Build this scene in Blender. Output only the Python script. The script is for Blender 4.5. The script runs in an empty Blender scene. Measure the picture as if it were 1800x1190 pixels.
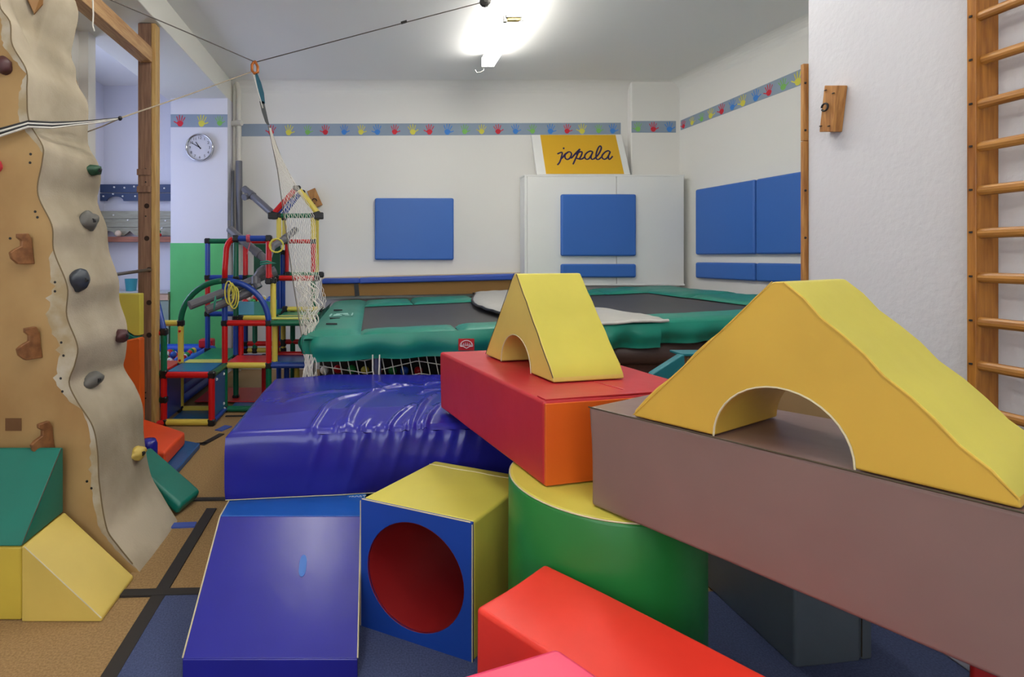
import bpy, bmesh, math, random
from mathutils import Vector, Matrix, noise
random.seed(7)
SC = bpy.context.scene
COL = SC.collection
# ------------------------------------------------------------------ camera
F, CX, CY, H = 950.0, 655.0, 452.0, 1.41
cam_d = bpy.data.cameras.new('camera'); cam = bpy.data.objects.new('camera', cam_d); COL.objects.link(cam)
cam.location = (0, 0, H); cam.rotation_euler = (math.pi/2, 0, 0)
cam_d.sensor_width = 36; cam_d.lens = F/1800*36
cam_d.shift_x = (900-CX)/1800; cam_d.shift_y = (CY-595)/1800
cam_d.clip_start = 0.05
SC.camera = cam
# ------------------------------------------------------------------ world, exposure
w = bpy.data.worlds.new('world'); SC.world = w; w.use_nodes = True
w.node_tree.nodes['Background'].inputs[0].default_value = (0.75, 0.84, 1.0, 1)
w.node_tree.nodes['Background'].inputs[1].default_value = 0.8
SC.view_settings.view_transform = 'Standard'; SC.view_settings.look = 'None'
SC.view_settings.gamma = 1.0; SC.view_settings.use_curve_mapping = False
SC.view_settings.exposure = 0.55
SC.cycles.use_denoising = True
SC.cycles.max_bounces = 8; SC.cycles.diffuse_bounces = 5
LAMP_STRENGTH = 13.5
# daylight entering through the alcove window, and added fill light behind the camera
def area(name, loc, rot, sx, sy, power, col):
    d = bpy.data.lights.new(name, 'AREA'); d.shape = 'RECTANGLE'; d.size = sx; d.size_y = sy
    d.energy = power; d.color = col
    o = bpy.data.objects.new(name, d); COL.objects.link(o); o.location = loc; o.rotation_euler = rot
    return o
area('alcove_window_daylight', (-3.42, 5.45, 2.1), (0, math.radians(-90), 0), 1.5, 0.95, 17, (0.58, 0.66, 1.0))
area('rear_fill_light', (-0.3, -1.86, 1.9), (math.radians(90), 0, 0), 3.0, 1.6, 34, (0.86, 0.91, 1.0))

# ------------------------------------------------------------------ helpers
def P(x, y, Y): return Vector(((x-CX)*Y/F, Y, H-(y-CY)*Y/F))
def G(x, y, z=0.0):
    Y = F*(H-z)/(y-CY); return Vector(((x-CX)*Y/F, Y, z))
def lin(c):
    return tuple((v/255/12.92 if v/255 <= .04045 else ((v/255+.055)/1.055)**2.4) for v in c)
MATS = {}
def mat(name, rgb, rough=0.5, bump=None, var=0.0, vscale=3.0, metal=0.0, rgb2=None, stretch=None, spec=0.5, coat=0.0, detail=4.0):
    if name in MATS: return MATS[name]
    m = bpy.data.materials.new(name); m.use_nodes = True; nt = m.node_tree; b = nt.nodes['Principled BSDF']
    c = lin(rgb)+(1,)
    b.inputs['Base Color'].default_value = c; b.inputs['Roughness'].default_value = rough
    b.inputs['Metallic'].default_value = metal; b.inputs['Specular IOR Level'].default_value = spec
    b.inputs['Coat Weight'].default_value = coat; b.inputs['Coat Roughness'].default_value = 0.2
    tc = nt.nodes.new('ShaderNodeTexCoord'); mp = nt.nodes.new('ShaderNodeMapping')
    nt.links.new(tc.outputs['Object'], mp.inputs['Vector'])
    if stretch: mp.inputs['Scale'].default_value = stretch
    if rgb2 is not None or var:
        n = nt.nodes.new('ShaderNodeTexNoise'); n.inputs['Scale'].default_value = vscale; n.inputs['Detail'].default_value = detail
        nt.links.new(mp.outputs[0], n.inputs['Vector'])
        r = nt.nodes.new('ShaderNodeValToRGB'); r.color_ramp.elements[0].position = .35; r.color_ramp.elements[1].position = .65
        if rgb2 is None: rgb2 = tuple(v*(1-var) for v in rgb)
        r.color_ramp.elements[0].color = lin(rgb2)+(1,); r.color_ramp.elements[1].color = c
        nt.links.new(n.outputs['Fac'], r.inputs[0]); nt.links.new(r.outputs[0], b.inputs['Base Color'])
    if bump:
        n2 = nt.nodes.new('ShaderNodeTexNoise'); n2.inputs['Scale'].default_value = bump[0]; n2.inputs['Detail'].default_value = 3
        nt.links.new(mp.outputs[0], n2.inputs['Vector'])
        bp = nt.nodes.new('ShaderNodeBump'); bp.inputs['Strength'].default_value = bump[1]; bp.inputs['Distance'].default_value = bump[2] if len(bump) > 2 else .01
        nt.links.new(n2.outputs['Fac'], bp.inputs['Height']); nt.links.new(bp.outputs[0], b.inputs['Normal'])
    MATS[name] = m; return m
def emis(name, rgb, s):
    m = bpy.data.materials.new(name); m.use_nodes = True; b = m.node_tree.nodes['Principled BSDF']
    b.inputs['Base Color'].default_value = (.9, .9, .9, 1); b.inputs['Emission Color'].default_value = lin(rgb)+(1,); b.inputs['Emission Strength'].default_value = s
    return m
def vinyl(name, rgb, rough=.42, b=.22): return mat(name, rgb, rough, bump=(7.0, b, .012), var=.06, vscale=2.5)

ORG = {}
def root(name, loc, label=None, cat=None, group=None, kind=None):
    o = bpy.data.objects.new(name, None); o.empty_display_size = .05; COL.objects.link(o); o.location = loc
    ORG[o.name] = Vector(loc); tag(o, label, cat, group, kind); return o
def tag(o, label=None, cat=None, group=None, kind=None):
    if label: o['label'] = label
    if cat: o['category'] = cat
    if group: o['group'] = group
    if kind: o['kind'] = kind
    return o
def obj(name, bm, m, parent=None, label=None, cat=None, group=None, kind=None, smooth=False, bevel=0, seg=2, origin=None):
    """bm holds world coordinates; links it as one mesh object"""
    if isinstance(bm, tuple):
        t = bmesh.new(); vs = [t.verts.new(v) for v in bm[0]]
        for f in bm[1]:
            try: t.faces.new([vs[i] for i in f])
            except ValueError: pass
        bmesh.ops.recalc_face_normals(t, faces=t.faces); bm = t
    if parent is not None: off = ORG[parent.name]
    elif origin is not None: off = Vector(origin)
    else:
        xs = [v.co for v in bm.verts]
        off = Vector((sum(v.x for v in xs)/len(xs), sum(v.y for v in xs)/len(xs), min(v.z for v in xs)))
    for v in bm.verts: v.co -= off
    me = bpy.data.meshes.new(name); bm.to_mesh(me); bm.free()
    for mm in (m if isinstance(m, (list, tuple)) else [m]): me.materials.append(mm)
    o = bpy.data.objects.new(name, me); COL.objects.link(o)
    if parent is None: o.location = off
    else: o.parent = parent
    ORG[o.name] = off
    if smooth or bevel: me.shade_smooth()
    if bevel:
        mod = o.modifiers.new('bevel', 'BEVEL'); mod.width = bevel; mod.segments = seg; mod.limit_method = 'ANGLE'; mod.angle_limit = math.radians(35)
        mod.harden_normals = True
    return tag(o, label, cat, group, kind)
def new(): return bmesh.new()
def box(x0, x1, y0, y1, z0, z1, bm=None):
    bm = bm or bmesh.new()
    v = [bm.verts.new((x, y, z)) for z in (z0, z1) for x, y in ((x0, y0), (x1, y0), (x1, y1), (x0, y1))]
    for f in ((3,2,1,0), (4,5,6,7), (0,1,5,4), (1,2,6,5), (2,3,7,6), (3,0,4,7)): bm.faces.new([v[i] for i in f])
    return bm
def prism(poly, z0, z1, bm=None):
    """vertical prism; z0/z1 may be lists per corner"""
    bm = bm or bmesh.new(); n = len(poly)
    f0 = (lambda i: z0[i]) if isinstance(z0, (list, tuple)) else (lambda i: z0)
    f1 = (lambda i: z1[i]) if isinstance(z1, (list, tuple)) else (lambda i: z1)
    a = [bm.verts.new((p[0], p[1], f0(i))) for i, p in enumerate(poly)]
    b = [bm.verts.new((p[0], p[1], f1(i))) for i, p in enumerate(poly)]
    bm.faces.new(a[::-1]); bm.faces.new(b)
    for i in range(n): bm.faces.new((a[i], a[(i+1) % n], b[(i+1) % n], b[i]))
    bmesh.ops.recalc_face_normals(bm, faces=bm.faces); return bm
def extrude(poly3, d, bm=None):
    """planar polygon (Vectors) extruded by vector d"""
    bm = bm or bmesh.new(); n = len(poly3); d = Vector(d)
    a = [bm.verts.new(p) for p in poly3]; b = [bm.verts.new(Vector(p)+d) for p in poly3]
    fs = [bm.faces.new(a[::-1]), bm.faces.new(b)]
    for i in range(n): fs.append(bm.faces.new((a[i], a[(i+1) % n], b[(i+1) % n], b[i])))
    bmesh.ops.recalc_face_normals(bm, faces=fs); return bm
def tube(pts, r, bm=None, n=8, caps=True):
    bm = bm or bmesh.new(); pts = [Vector(p) for p in pts]
    rr = r if isinstance(r, (list, tuple)) else [r]*len(pts)
    t0 = (pts[1]-pts[0]).normalized(); up = Vector((0, 0, 1)) if abs(t0.z) < .9 else Vector((1, 0, 0))
    u = t0.cross(up).normalized(); rings = []
    for i, p in enumerate(pts):
        t = (pts[min(i+1, len(pts)-1)]-pts[max(i-1, 0)]).normalized()
        u = (u-t*u.dot(t)).normalized(); v = t.cross(u)
        rings.append([bm.verts.new(p+(u*math.cos(a)+v*math.sin(a))*rr[i]) for a in [2*math.pi*k/n for k in range(n)]])
    for i in range(len(rings)-1):
        for k in range(n): bm.faces.new((rings[i][k], rings[i][(k+1) % n], rings[i+1][(k+1) % n], rings[i+1][k]))
    if caps: bm.faces.new(rings[0][::-1]); bm.faces.new(rings[-1])
    return bm
def lathe(c, prof, bm=None, n=24, axis='z'):
    bm = bm or bmesh.new(); rings = []
    for r, h in prof:
        ring = []
        for k in range(n):
            a = 2*math.pi*k/n
            q = Vector((r*math.cos(a), r*math.sin(a), h))
            if axis == 'y': q = Vector((q.x, -q.z, q.y))
            ring.append(bm.verts.new(Vector(c)+q))
        rings.append(ring)
    for i in range(len(rings)-1):
        for k in range(n): bm.faces.new((rings[i][k], rings[i][(k+1) % n], rings[i+1][(k+1) % n], rings[i+1][k]))
    bm.faces.new(rings[0][::-1]); bm.faces.new(rings[-1]); bmesh.ops.recalc_face_normals(bm, faces=bm.faces); return bm
def grid(fn, nu, nv, bm=None):
    bm = bm or bmesh.new()
    vs = [[bm.verts.new(fn(i/nu, j/nv)) for i in range(nu+1)] for j in range(nv+1)]
    for j in range(nv):
        for i in range(nu): bm.faces.new((vs[j][i], vs[j][i+1], vs[j+1][i+1], vs[j+1][i]))
    return bm
def ip(tab, t):
    if t <= tab[0][0]: return tab[0][1]
    for (a, b), (c, d) in zip(tab, tab[1:]):
        if t <= c:
            k = (t-a)/(c-a); return b+(d-b)*k
    return tab[-1][1]
def ipc(tab, t):
    """smooth (Catmull-Rom) interpolation"""
    n = len(tab)
    if t <= tab[0][0]: return tab[0][1]
    if t >= tab[-1][0]: return tab[-1][1]
    for i in range(n-1):
        if t <= tab[i+1][0]:
            x0, y0 = tab[i]; x1, y1 = tab[i+1]
            m0 = (y1-tab[i-1][1])/(x1-tab[i-1][0]) if i else (y1-y0)/(x1-x0)
            m1 = (tab[i+2][1]-y0)/(tab[i+2][0]-x0) if i+2 < n else (y1-y0)/(x1-x0)
            h = x1-x0; s = (t-x0)/h
            return (2*s**3-3*s*s+1)*y0+(s**3-2*s*s+s)*h*m0+(-2*s**3+3*s*s)*y1+(s**3-s*s)*h*m1
def text_mesh(s, size):
    c = bpy.data.curves.new('txt', 'FONT'); c.body = s; c.size = size; c.align_x = 'CENTER'; c.align_y = 'CENTER'; c.resolution_u = 2
    o = bpy.data.objects.new('txt', c); COL.objects.link(o); bpy.context.view_layer.update()
    me = bpy.data.meshes.new_from_object(o.evaluated_get(bpy.context.evaluated_depsgraph_get()))
    bm = bmesh.new(); bm.from_mesh(me); bpy.data.objects.remove(o); bpy.data.curves.remove(c); bpy.data.meshes.remove(me); return bm
def place(bm, o, ex, ey):
    """flat mesh in xy mapped to o + x*ex + y*ey"""
    o, ex, ey = Vector(o), Vector(ex), Vector(ey)
    for v in bm.verts: v.co = o+ex*v.co.x+ey*v.co.y
    return bm
def grain(name, a, b, stretch, rough=.5): return mat(name, a, rough, rgb2=b, vscale=5, stretch=stretch, bump=(30, .12, .004), detail=6)

# ------------------------------------------------------------------ materials
WALL = mat('white_plaster', (232, 230, 224), .8, bump=(40, .08, .004))
CEIL = mat('ceiling_white', (240, 239, 236), .85)
ROUGH = mat('rough_plaster', (204, 204, 209), .85, bump=(42, .32, .008))
LILAC = mat('alcove_white', (226, 226, 234), .8)
GREENP = mat('green_wall_paint', (96, 200, 120), .6, var=.05)
CARPET = mat('tan_carpet', (164, 132, 88), .95, rgb2=(140, 110, 70), vscale=120, bump=(220, .5, .003))
BCARPET = mat('blue_carpet', (72, 84, 122), .95, rgb2=(54, 64, 98), vscale=160, bump=(220, .5, .003))
BLACKT = mat('black_tape', (44, 40, 38), .6)
BLUET = mat('blue_tape', (66, 88, 168), .6)
PINE = grain('pine', (190, 136, 72), (150, 98, 46), (14, 14, 1.2))
PINEX = grain('pine_horizontal', (200, 160, 112), (172, 128, 82), (14, 1.2, 14))
OAK = grain('varnished_wood', (178, 118, 46), (140, 84, 26), (14, 14, 1.0), .35)
OAKY = grain('varnished_rung', (186, 132, 64), (146, 94, 40), (18, 1.0, 18), .35)
POSTW = grain('weathered_post', (148, 114, 92), (118, 86, 68), (12, 12, .8))
PLY = mat('plywood', (182, 150, 98), .6, rgb2=(156, 120, 72), vscale=2.2, stretch=(1, 1, .8), bump=(60, .08, .003), detail=5)
SAND = mat('sand_coating', (180, 168, 146), .85, rgb2=(148, 136, 114), vscale=2.6, bump=(120, .35, .004), detail=8)
METAL = mat('steel', (150, 148, 145), .35, metal=.9)
CHROME = mat('chrome', (205, 205, 208), .15, metal=1)
DARKM = mat('dark_metal', (52, 50, 48), .5, metal=.6)
BLACK = mat('black_plastic', (24, 24, 26), .4)
WHITE = mat('white_paint', (236, 236, 232), .5)
QR = mat('red_plastic', (200, 22, 24), .3); QB = mat('blue_plastic', (28, 66, 158), .3)
QG = mat('green_plastic', (10, 104, 72), .3); QY = mat('yellow_plastic', (222, 200, 84), .35)
QBp = mat('blue_panel', (30, 92, 150), .3); QRp = mat('red_panel', (206, 40, 40), .35); QGp = mat('green_panel', (24, 128, 90), .35)
QYp = mat('yellow_panel', (214, 210, 106), .35); QDk = mat('dark_green_panel', (10, 78, 52), .4)
GREYP = mat('grey_pipe', (104, 104, 110), .35)
NETW = mat('white_cord', (216, 212, 202), .8)
TEAL = mat('trampoline_green', (22, 132, 112), .42, bump=(9, .25, .012), var=.08)
TMAT = mat('black_mat', (62, 60, 60), .55, bump=(200, .2, .002))
GREYPAD = mat('grey_pad', (176, 174, 168), .5, bump=(14, .5, .012))
VY = vinyl('yellow_vinyl', (214, 202, 84)); VYO = vinyl('golden_yellow_vinyl', (212, 172, 66)); VYL = vinyl('light_yellow_vinyl', (218, 192, 98))
VR = vinyl('red_vinyl', (190, 40, 48)); VO = vinyl('orange_vinyl', (226, 100, 28)); VCOR = vinyl('coral_vinyl', (255, 62, 46), .4)
VP = vinyl('pink_vinyl', (255, 66, 112), .4); VBR = vinyl('brown_vinyl', (132, 106, 99), .38, .3)
VG = vinyl('green_vinyl', (34, 126, 54), .35); VT = vinyl('teal_vinyl', (8, 112, 96), .38); VGR = vinyl('charcoal_vinyl', (112, 124, 130), .38)
VBL = vinyl('blue_vinyl', (24, 70, 168), .38); VDB = mat('deep_blue_vinyl', (40, 40, 150), .24, bump=(5, .18, .012), var=.05)
VLB = vinyl('light_blue_vinyl', (26, 88, 178), .38); VPAD = mat('wall_pad_blue', (58, 110, 192), .42)
VRED = mat('red_lining', (150, 20, 22), .6); VTB = vinyl('petrol_vinyl', (16, 116, 128)); VTAN = vinyl('tan_vinyl', (170, 138, 92))
VOR = vinyl('orange_red_vinyl', (236, 82, 40)); VMB = vinyl('mat_blue_vinyl', (42, 86, 140))
SEAM = mat('seam_thread', (206, 196, 160), .7); SEAMD = mat('dark_seam', (66, 58, 38), .7)

# ================================================================== SETTING
YB = 6.8
ZC = 3.6
fl = obj('floor', box(-3.6, 4.6, -1.9, 7.1, -.06, 0), CARPET, kind='structure', origin=(0, 0, 0))
tag(fl, 'tan carpet floor of the playroom')
obj('blue_carpet', box(-.86, 2.02, -1.8, 2.27, 0, .006), BCARPET, fl, label='dark blue carpet covering the near floor')
def tape(a, b, wd, m, lab, z=.0065):
    a, b = Vector(a), Vector(b); d = (b-a).normalized(); n = Vector((-d.y, d.x, 0))*wd/2
    obj('tape_strip', prism([(a-n)[:2], (b-n)[:2], (b+n)[:2], (a+n)[:2]], .0005, z+.0015), m, fl, label=lab)
tape((-.87, .9, 0), (-.90, 3.02, 0), .055, BLACKT, 'long black tape along the blue carpet edge')
tape((-1.13, 2.255, 0), (-.6, 2.275, 0), .045, BLACKT, 'black tape crossing at the carpet border', .008)
tape((-1.6, 3.12, 0), (-.6, 3.15, 0), .035, BLACKT, 'black tape beside the crash mat')
tape((-1.20, 2.15, 0), (-1.10, 2.33, 0), .075, BLUET, 'blue tape by the yellow wedge')
tape((-1.05, 2.83, 0), (-.93, 2.84, 0), .05, BLUET, 'blue tape by the climbing wall foot')
tape((-1.62, 4.05, 0), (-1.25, 4.08, 0), .03, BLACKT, 'black tape in front of the climbing frame')
tape((-1.28, 4.05, 0), (-1.20, 4.30, 0), .045, BLACKT, 'short black tape by the climbing frame')
tape((-1.25, 4.38, 0), (-1.20, 4.50, 0), .07, BLUET, 'small blue tape by the climbing frame')
tape((-1.30, 4.78, 0), (-1.05, 4.79, 0), .03, BLACKT, 'short black tape under the climbing frame')
tape((1.15, 1.86, 0), (1.30, 1.62, 0), .07, BLUET, 'blue tape beside the green cylinder')
obj('ceiling', box(-3.6, 4.6, -1.9, 7.1, ZC, ZC+.1), CEIL, kind='structure', origin=(0, 0, ZC))
wb = obj('wall_back', box(-1.76, 3.21, YB, YB+.15, 0, ZC), WALL, kind='structure')
obj('wall_back_chase', box(3.21, 4.2, 6.71, YB+.15, 0, ZC), WALL, kind='structure', bevel=.02)
def wr(Y): return 3.80+(6.8-Y)*.124
obj('wall_right', prism([(wr(6.9), 6.9), (wr(2.5), 2.5), (wr(2.5)+.2, 2.5), (wr(6.9)+.2, 6.9)], 0, ZC), WALL, kind='structure')
obj('wall_right_pier', box(2.02, 4.6, -1.9, 2.512, 0, ZC), ROUGH, kind='structure', bevel=.012)
obj('wall_front', box(-3.6, 4.6, -2.0, -1.9, 0, ZC), WALL, kind='structure')
obj('wall_left_rear', box(-2.7, -2.5, -1.9, 4.6, 0, ZC), WALL, kind='structure')
obj('wall_left_end', box(-3.6, -2.42, 4.6, 4.72, 0, ZC), WALL, kind='structure')
# alcove: left wall with a window opening, back wall
bm = new()
for b in ((-3.6, -3.43, 4.72, 4.95, 0, ZC), (-3.6, -3.43, 5.95, 7.1, 0, ZC), (-3.6, -3.43, 4.95, 5.95, 0, 1.3), (-3.6, -3.43, 4.95, 5.95, 2.9, ZC)): box(*b, bm=bm)
obj('wall_left', bm, LILAC, kind='structure')
wn = obj('window_1', box(-3.57, -3.55, 4.95, 5.95, 1.3, 2.9), mat('window_glass', (210, 225, 240), .1), kind='structure')
for i in range(3):
    y = 4.95+.47*i; obj('window_frame', box(-3.56, -3.5, y, y+.06, 1.3, 2.9), WHITE, wn)
wn2 = obj('fill_window', box(-1.8, 1.2, -1.9, -1.895, 1.1, 2.7), MATS['window_glass'], kind='structure')  # unseen window, added to carry the fill light behind the camera
for i in range(5):
    x = -1.83+.75*i; obj('window_frame', box(x, x+.06, -1.895, -1.87, 1.1, 2.7), WHITE, wn2)
for z in (1.04, 2.70): obj('window_frame', box(-1.83, 1.23, -1.895, -1.87, z, z+.06), WHITE, wn2)
obj('wall_left_back', box(-3.5, -2.4, 6.9, 7.0, 0, ZC), LILAC, kind='structure')
# column with green paint, carrying the ceiling beam
wc = obj('wall_left_column', box(-2.44, -1.753, 6.53, 6.95, 0, 3.34), LILAC, kind='structure')
obj('painted_dado', box(-2.443, -1.7535, 6.522, 6.56, 0, 1.58), GREENP, wc, label='bright green painted lower part of column')
obj('trim_1', box(-2.5, -1.753, -1.9, 6.95, 3.33, ZC), mat('beam_paint', (226, 224, 214), .8), kind='structure', bevel=.008)
# cove between ceiling and walls
def cove(a, b, nrm, r, nm):
    a, b, nrm = Vector(a), Vector(b), Vector(nrm).normalized(); z = Vector((0, 0, 1))
    pts = [(0, -r)]+[(r-r*math.cos(t), -r+r*math.sin(t)) for t in [math.pi/2*k/8 for k in range(1, 9)]]+[(0, 0)]
    poly = [a+nrm*p+z*q for p, q in pts]
    obj(nm, extrude(poly, b-a), CEIL if nm == 'trim_9' else WALL, kind='structure', smooth=False)
cove((-1.76, YB+.002, ZC+.002), (3.8, YB+.002, ZC+.002), (0, -1, 0), .16, 'trim_2')
cove((wr(6.8), 6.8, ZC+.002), (wr(2.5), 2.5, ZC+.002), (-1, -.124, 0), .16, 'trim_3')

# ---- handprint borders
PRINT = {'r': mat('print_red', (214, 40, 58), .7), 'y': mat('print_yellow', (222, 214, 80), .7), 'g': mat('print_green', (128, 192, 96), .7), 'b': mat('print_blue', (62, 134, 214), .7)}
BORDER = mat('border_grey_blue', (150, 166, 184), .7, var=.04)
def hand_bm(s):
    bm = new(); th = .0012/s
    def poly(pts, dz=0):
        a = [bm.verts.new((x, y, dz)) for x, y in pts]; bm.faces.new(a)
    poly([(.26*math.cos(t)*(1+.12*math.sin(3*t)), -.22+.25*math.sin(t)) for t in [2*math.pi*k/14 for k in range(14)]])
    for a, l, wd, bx in ((-28, .40, .07, -.20), (-9, .50, .075, -.08), (6, .52, .075, .05), (22, .42, .07, .17), (62, .38, .085, .20)):
        an = math.radians(a); d = (math.sin(an), math.cos(an)); n = (d[1], -d[0]); by = -.02 if a < 50 else -.24
        poly([(bx+d[0]*u*l+n[0]*v*wd, by+d[1]*u*l+n[1]*v*wd) for u, v in ((.04, -.45), (.9, -.5), (1.02, -.2), (1.02, .2), (.9, .5), (.04, .45))], .001)
    bmesh.ops.recalc_face_normals(bm, faces=bm.faces)
    for v in bm.verts: v.co *= s
    return bm
def border(p0, p1, ztop, zbot, nrm, prints, lab):
    p0, p1, nrm = Vector(p0), Vector(p1), Vector(nrm).normalized(); d = (p1-p0); ex = d.normalized()
    quad = [Vector((p.x, p.y, z)) for p, z in ((p0, zbot[0]), (p1, zbot[1]), (p1, ztop[1]), (p0, ztop[0]))]
    o = obj('trim_border', extrude(quad, nrm*.003), BORDER, kind='structure'); tag(o, lab)
    for t, c, mir in prints:
        c0 = p0+d*t; zt = ztop[0]+(ztop[1]-ztop[0])*t; zb = zbot[0]+(zbot[1]-zbot[0])*t
        h = hand_bm((zt-zb)*.92*random.uniform(.92, 1.05)*(.9 if c == 'g' else 1)); a = math.radians(random.uniform(-9, 9)); mx = -1 if mir else 1
        e1 = (ex*math.cos(a)+Vector((0, 0, 1))*math.sin(a)); e2 = (-ex*math.sin(a)+Vector((0, 0, 1))*math.cos(a))
        for v in h.verts: v.co = Vector((c0.x, c0.y, (zt+zb)/2-.003))+nrm*(.0042+v.co.z*2)+e1*v.co.x*mx+e2*v.co.y
        bmesh.ops.recalc_face_normals(h, faces=h.faces)
        obj('handprint', h, PRINT[c], o)
def T(xs, x0, x1): return [((x-x0)/(x1-x0), c, i % 3 == 0) for i, (x, c) in enumerate(xs)]
bx0, bx1 = 425, 1091
border(P(bx0, 0, YB-.001)*1, P(bx1, 0, YB-.001), (3.085, 3.10), (2.93, 2.955), (0, -1, 0),
       T([(477,'r'),(508,'y'),(541,'g'),(572,'r'),(605,'b'),(635,'y'),(663,'b'),(694,'r'),(725,'y'),(755,'r'),(787,'b'),(817,'g'),(847,'y'),(875,'r'),(906,'b'),(936,'g'),(968,'b'),(997,'r'),(1023,'y'),(1052,'g'),(1077,'b')], bx0, bx1),
       'grey blue handprint border along the back wall')
border(P(1110, 0, 6.709), P(1188, 0, 6.709), (3.10, 3.10), (2.955, 2.955), (0, -1, 0), T([(1121,'g'),(1148,'r'),(1176,'b')], 1110, 1188), 'short handprint border in the back right corner')
border(P(300, 0, 6.529), P(400, 0, 6.529), (3.135, 3.135), (2.98, 2.98), (0, -1, 0), T([(317,'r'),(355,'y'),(386,'g')], 300, 400), 'handprint border above the wall clock')
def yr(x): return 4.643/((x-CX)/F+.124)
ya, yb_ = yr(1197), yr(1420)
def tr(x): return (yr(x)-ya)/(yb_-ya)
border((wr(ya)-.001, ya, 0), (wr(yb_)-.001, yb_, 0), (3.10, 3.175), (2.98, 3.025), (-1, -.124, 0),
       [(tr(x), c, i % 2 == 0) for i, (x, c) in enumerate([(1202,'r'),(1217,'y'),(1234,'g'),(1250,'y'),(1269,'r'),(1288,'b'),(1306,'y'),(1329,'b'),(1352,'r'),(1377,'g'),(1404,'y')])], 'handprint border climbing along the right niche wall')

# ================================================================== CEILING LAMPS
LAMPM = emis('lamp_diffuser', (255, 253, 246), LAMP_STRENGTH)
def lamp(x, y0, y1, lab, vis=True):
    r = root('ceiling_lamp', (x, (y0+y1)/2, 3.42), lab, 'lamp', 'fluorescent ceiling lamps')
    obj('housing', box(x-.035, x+.035, y0, y1, 3.54, 3.60), WHITE, r, bevel=.004)
    obj('diffuser', box(x-.065, x+.065, y0+.015, y1-.015, 3.455, 3.54), LAMPM, r)
    for y in (y0, y1-.015): obj('end_cap', box(x-.068, x+.068, y, y+.015, 3.45, 3.545), WHITE, r)
    return r
lamp(1.235, 4.66, 5.80, 'white fluorescent ceiling lamp farthest from camera, end visible')
lamp(1.205, 3.46, 4.60, 'white fluorescent ceiling lamp cut by top edge, nearer of two')
lamp(-.55, 1.9, 3.04, 'fluorescent ceiling lamp overhead in the near room')
lamp(1.19, 2.28, 3.40, 'fluorescent ceiling lamp nearest above the yellow arches')
lamp(.45, -.2, .94, 'fluorescent ceiling lamp behind the viewpoint')
lamp(-.75, -.9, .24, 'fluorescent ceiling lamp at the rear of the room')
r = root('lamp_connector', (1.22, 4.63, 3.43), 'small yellow junction block between the two ceiling lamps', 'connector')
obj('connector_body', box(1.15, 1.26, 4.605, 4.655, 3.43, 3.54), mat('yellowed_plastic', (220, 200, 130), .5), r, bevel=.006)
obj('clip', box(1.12, 1.15, 4.61, 4.65, 3.42, 3.48), METAL, r, bevel=.004)
tag(obj('ceiling_hook', tube([P(835, 123, 5.75), P(838, 128, 5.75), P(845, 127, 5.75), P(850, 124, 5.75), P(850, 121, 5.75)], .006), METAL), 'small metal hook on ceiling beside the far lamp', 'hook')

# ================================================================== BACK WALL FITTINGS
def pad(poly3, d, lab, grp=None):
    o = obj('wall_pad', extrude(poly3, d), VPAD, bevel=.022, seg=3)
    return tag(o, lab, 'wall pad', grp)
def fpad(x0, x1, y0, y1, Y, lab):
    p = [P(x0, y1, Y), P(x1, y1, Y), P(x1, y0, Y), P(x0, y0, Y)]; return pad(p, (0, .055, 0), lab, 'blue wall pads')
fpad(659, 798, 348, 457, YB-.056, 'square blue wall pad alone on the white back wall')
fpad(987, 1119, 341, 450, 6.434, 'square blue wall pad on the white boxed cabinet')
fpad(987, 1119, 464, 488, 6.434, 'narrow blue pad under the square pad on cabinet')
def rpad(x0, x1, z0, z1, lab):
    a, b = yr(x0), yr(x1); n = Vector((-1, -.124, 0)).normalized()
    p = [Vector((wr(y), y, z))+n*.055 for y, z in ((a, z0), (b, z0), (b, z1), (a, z1))]; pad(p, -n*.054, lab, 'blue wall pads')
rpad(1229, 1334, 1.44, 2.205, 'square blue pad on right niche wall nearest the corner')
rpad(1336, 1452, 1.44, 2.205, 'square blue pad on right niche wall beside wooden strip')
rpad(1229, 1334, 1.165, 1.35, 'narrow blue pad on right niche wall nearest the corner')
rpad(1336, 1452, 1.165, 1.35, 'narrow blue pad on right niche wall beside wooden strip')
rc = root('boxed_cabinet', (2.8, 6.65, 0), 'white boxed-in cabinet behind the trampolines with blue pads', 'cabinet')
obj('body', box(1.83, 3.72, 6.60, 6.705, 0, 2.38), WHITE, rc)
for a, b in ((1.826, 1.86), (1.86, 2.93), (2.935, 3.742)):
    obj('panel', box(a, b-.003, 6.492, 6.60, 1.09, 2.38), WHITE, rc, bevel=.003)
obj('top_board', box(1.822, 3.745, 6.488, 6.706, 2.38, 2.40), WHITE, rc, bevel=.003)
obj('sill', box(1.86, 3.742, 6.47, 6.60, 1.07, 1.09), WHITE, rc, bevel=.003)
# sign leaning on the cabinet
rs = root('sign_board', (2.4, 6.6, 2.40), 'white and yellow sign reading jopala leaning on cabinet', 'sign')
YS0, YS1, ZS0, ZS1 = 6.53, 6.765, 2.41, 2.94
def S(x, y):   # sign plane from photo measure
    t = (305-y)/(305-236.0); Y = YS0+(YS1-YS0)*t; return Vector(((x-CX)*Y/F, Y, ZS0+(ZS1-ZS0)*t))
sn = Vector((0, -(ZS1-ZS0), (YS1-YS0))).normalized()
x0l, x1l = S(944, 305).x, S(1108, 305).x
def sq(xa, xb, za=0, zb=1): return [Vector((x, YS0+(YS1-YS0)*t, ZS0+(ZS1-ZS0)*t)) for x, t in ((xa, za), (xb, za), (xb, zb), (xa, zb))]
obj('backing', extrude(sq(x0l, x1l), -sn*.018), WHITE, rs)
xa, xb = S(960, 305).x, S(1097, 305).x
obj('yellow_panel', extrude(sq(xa, xb, .01, .995), sn*.004), mat('sign_yellow', (226, 176, 40), .4), rs)
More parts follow.
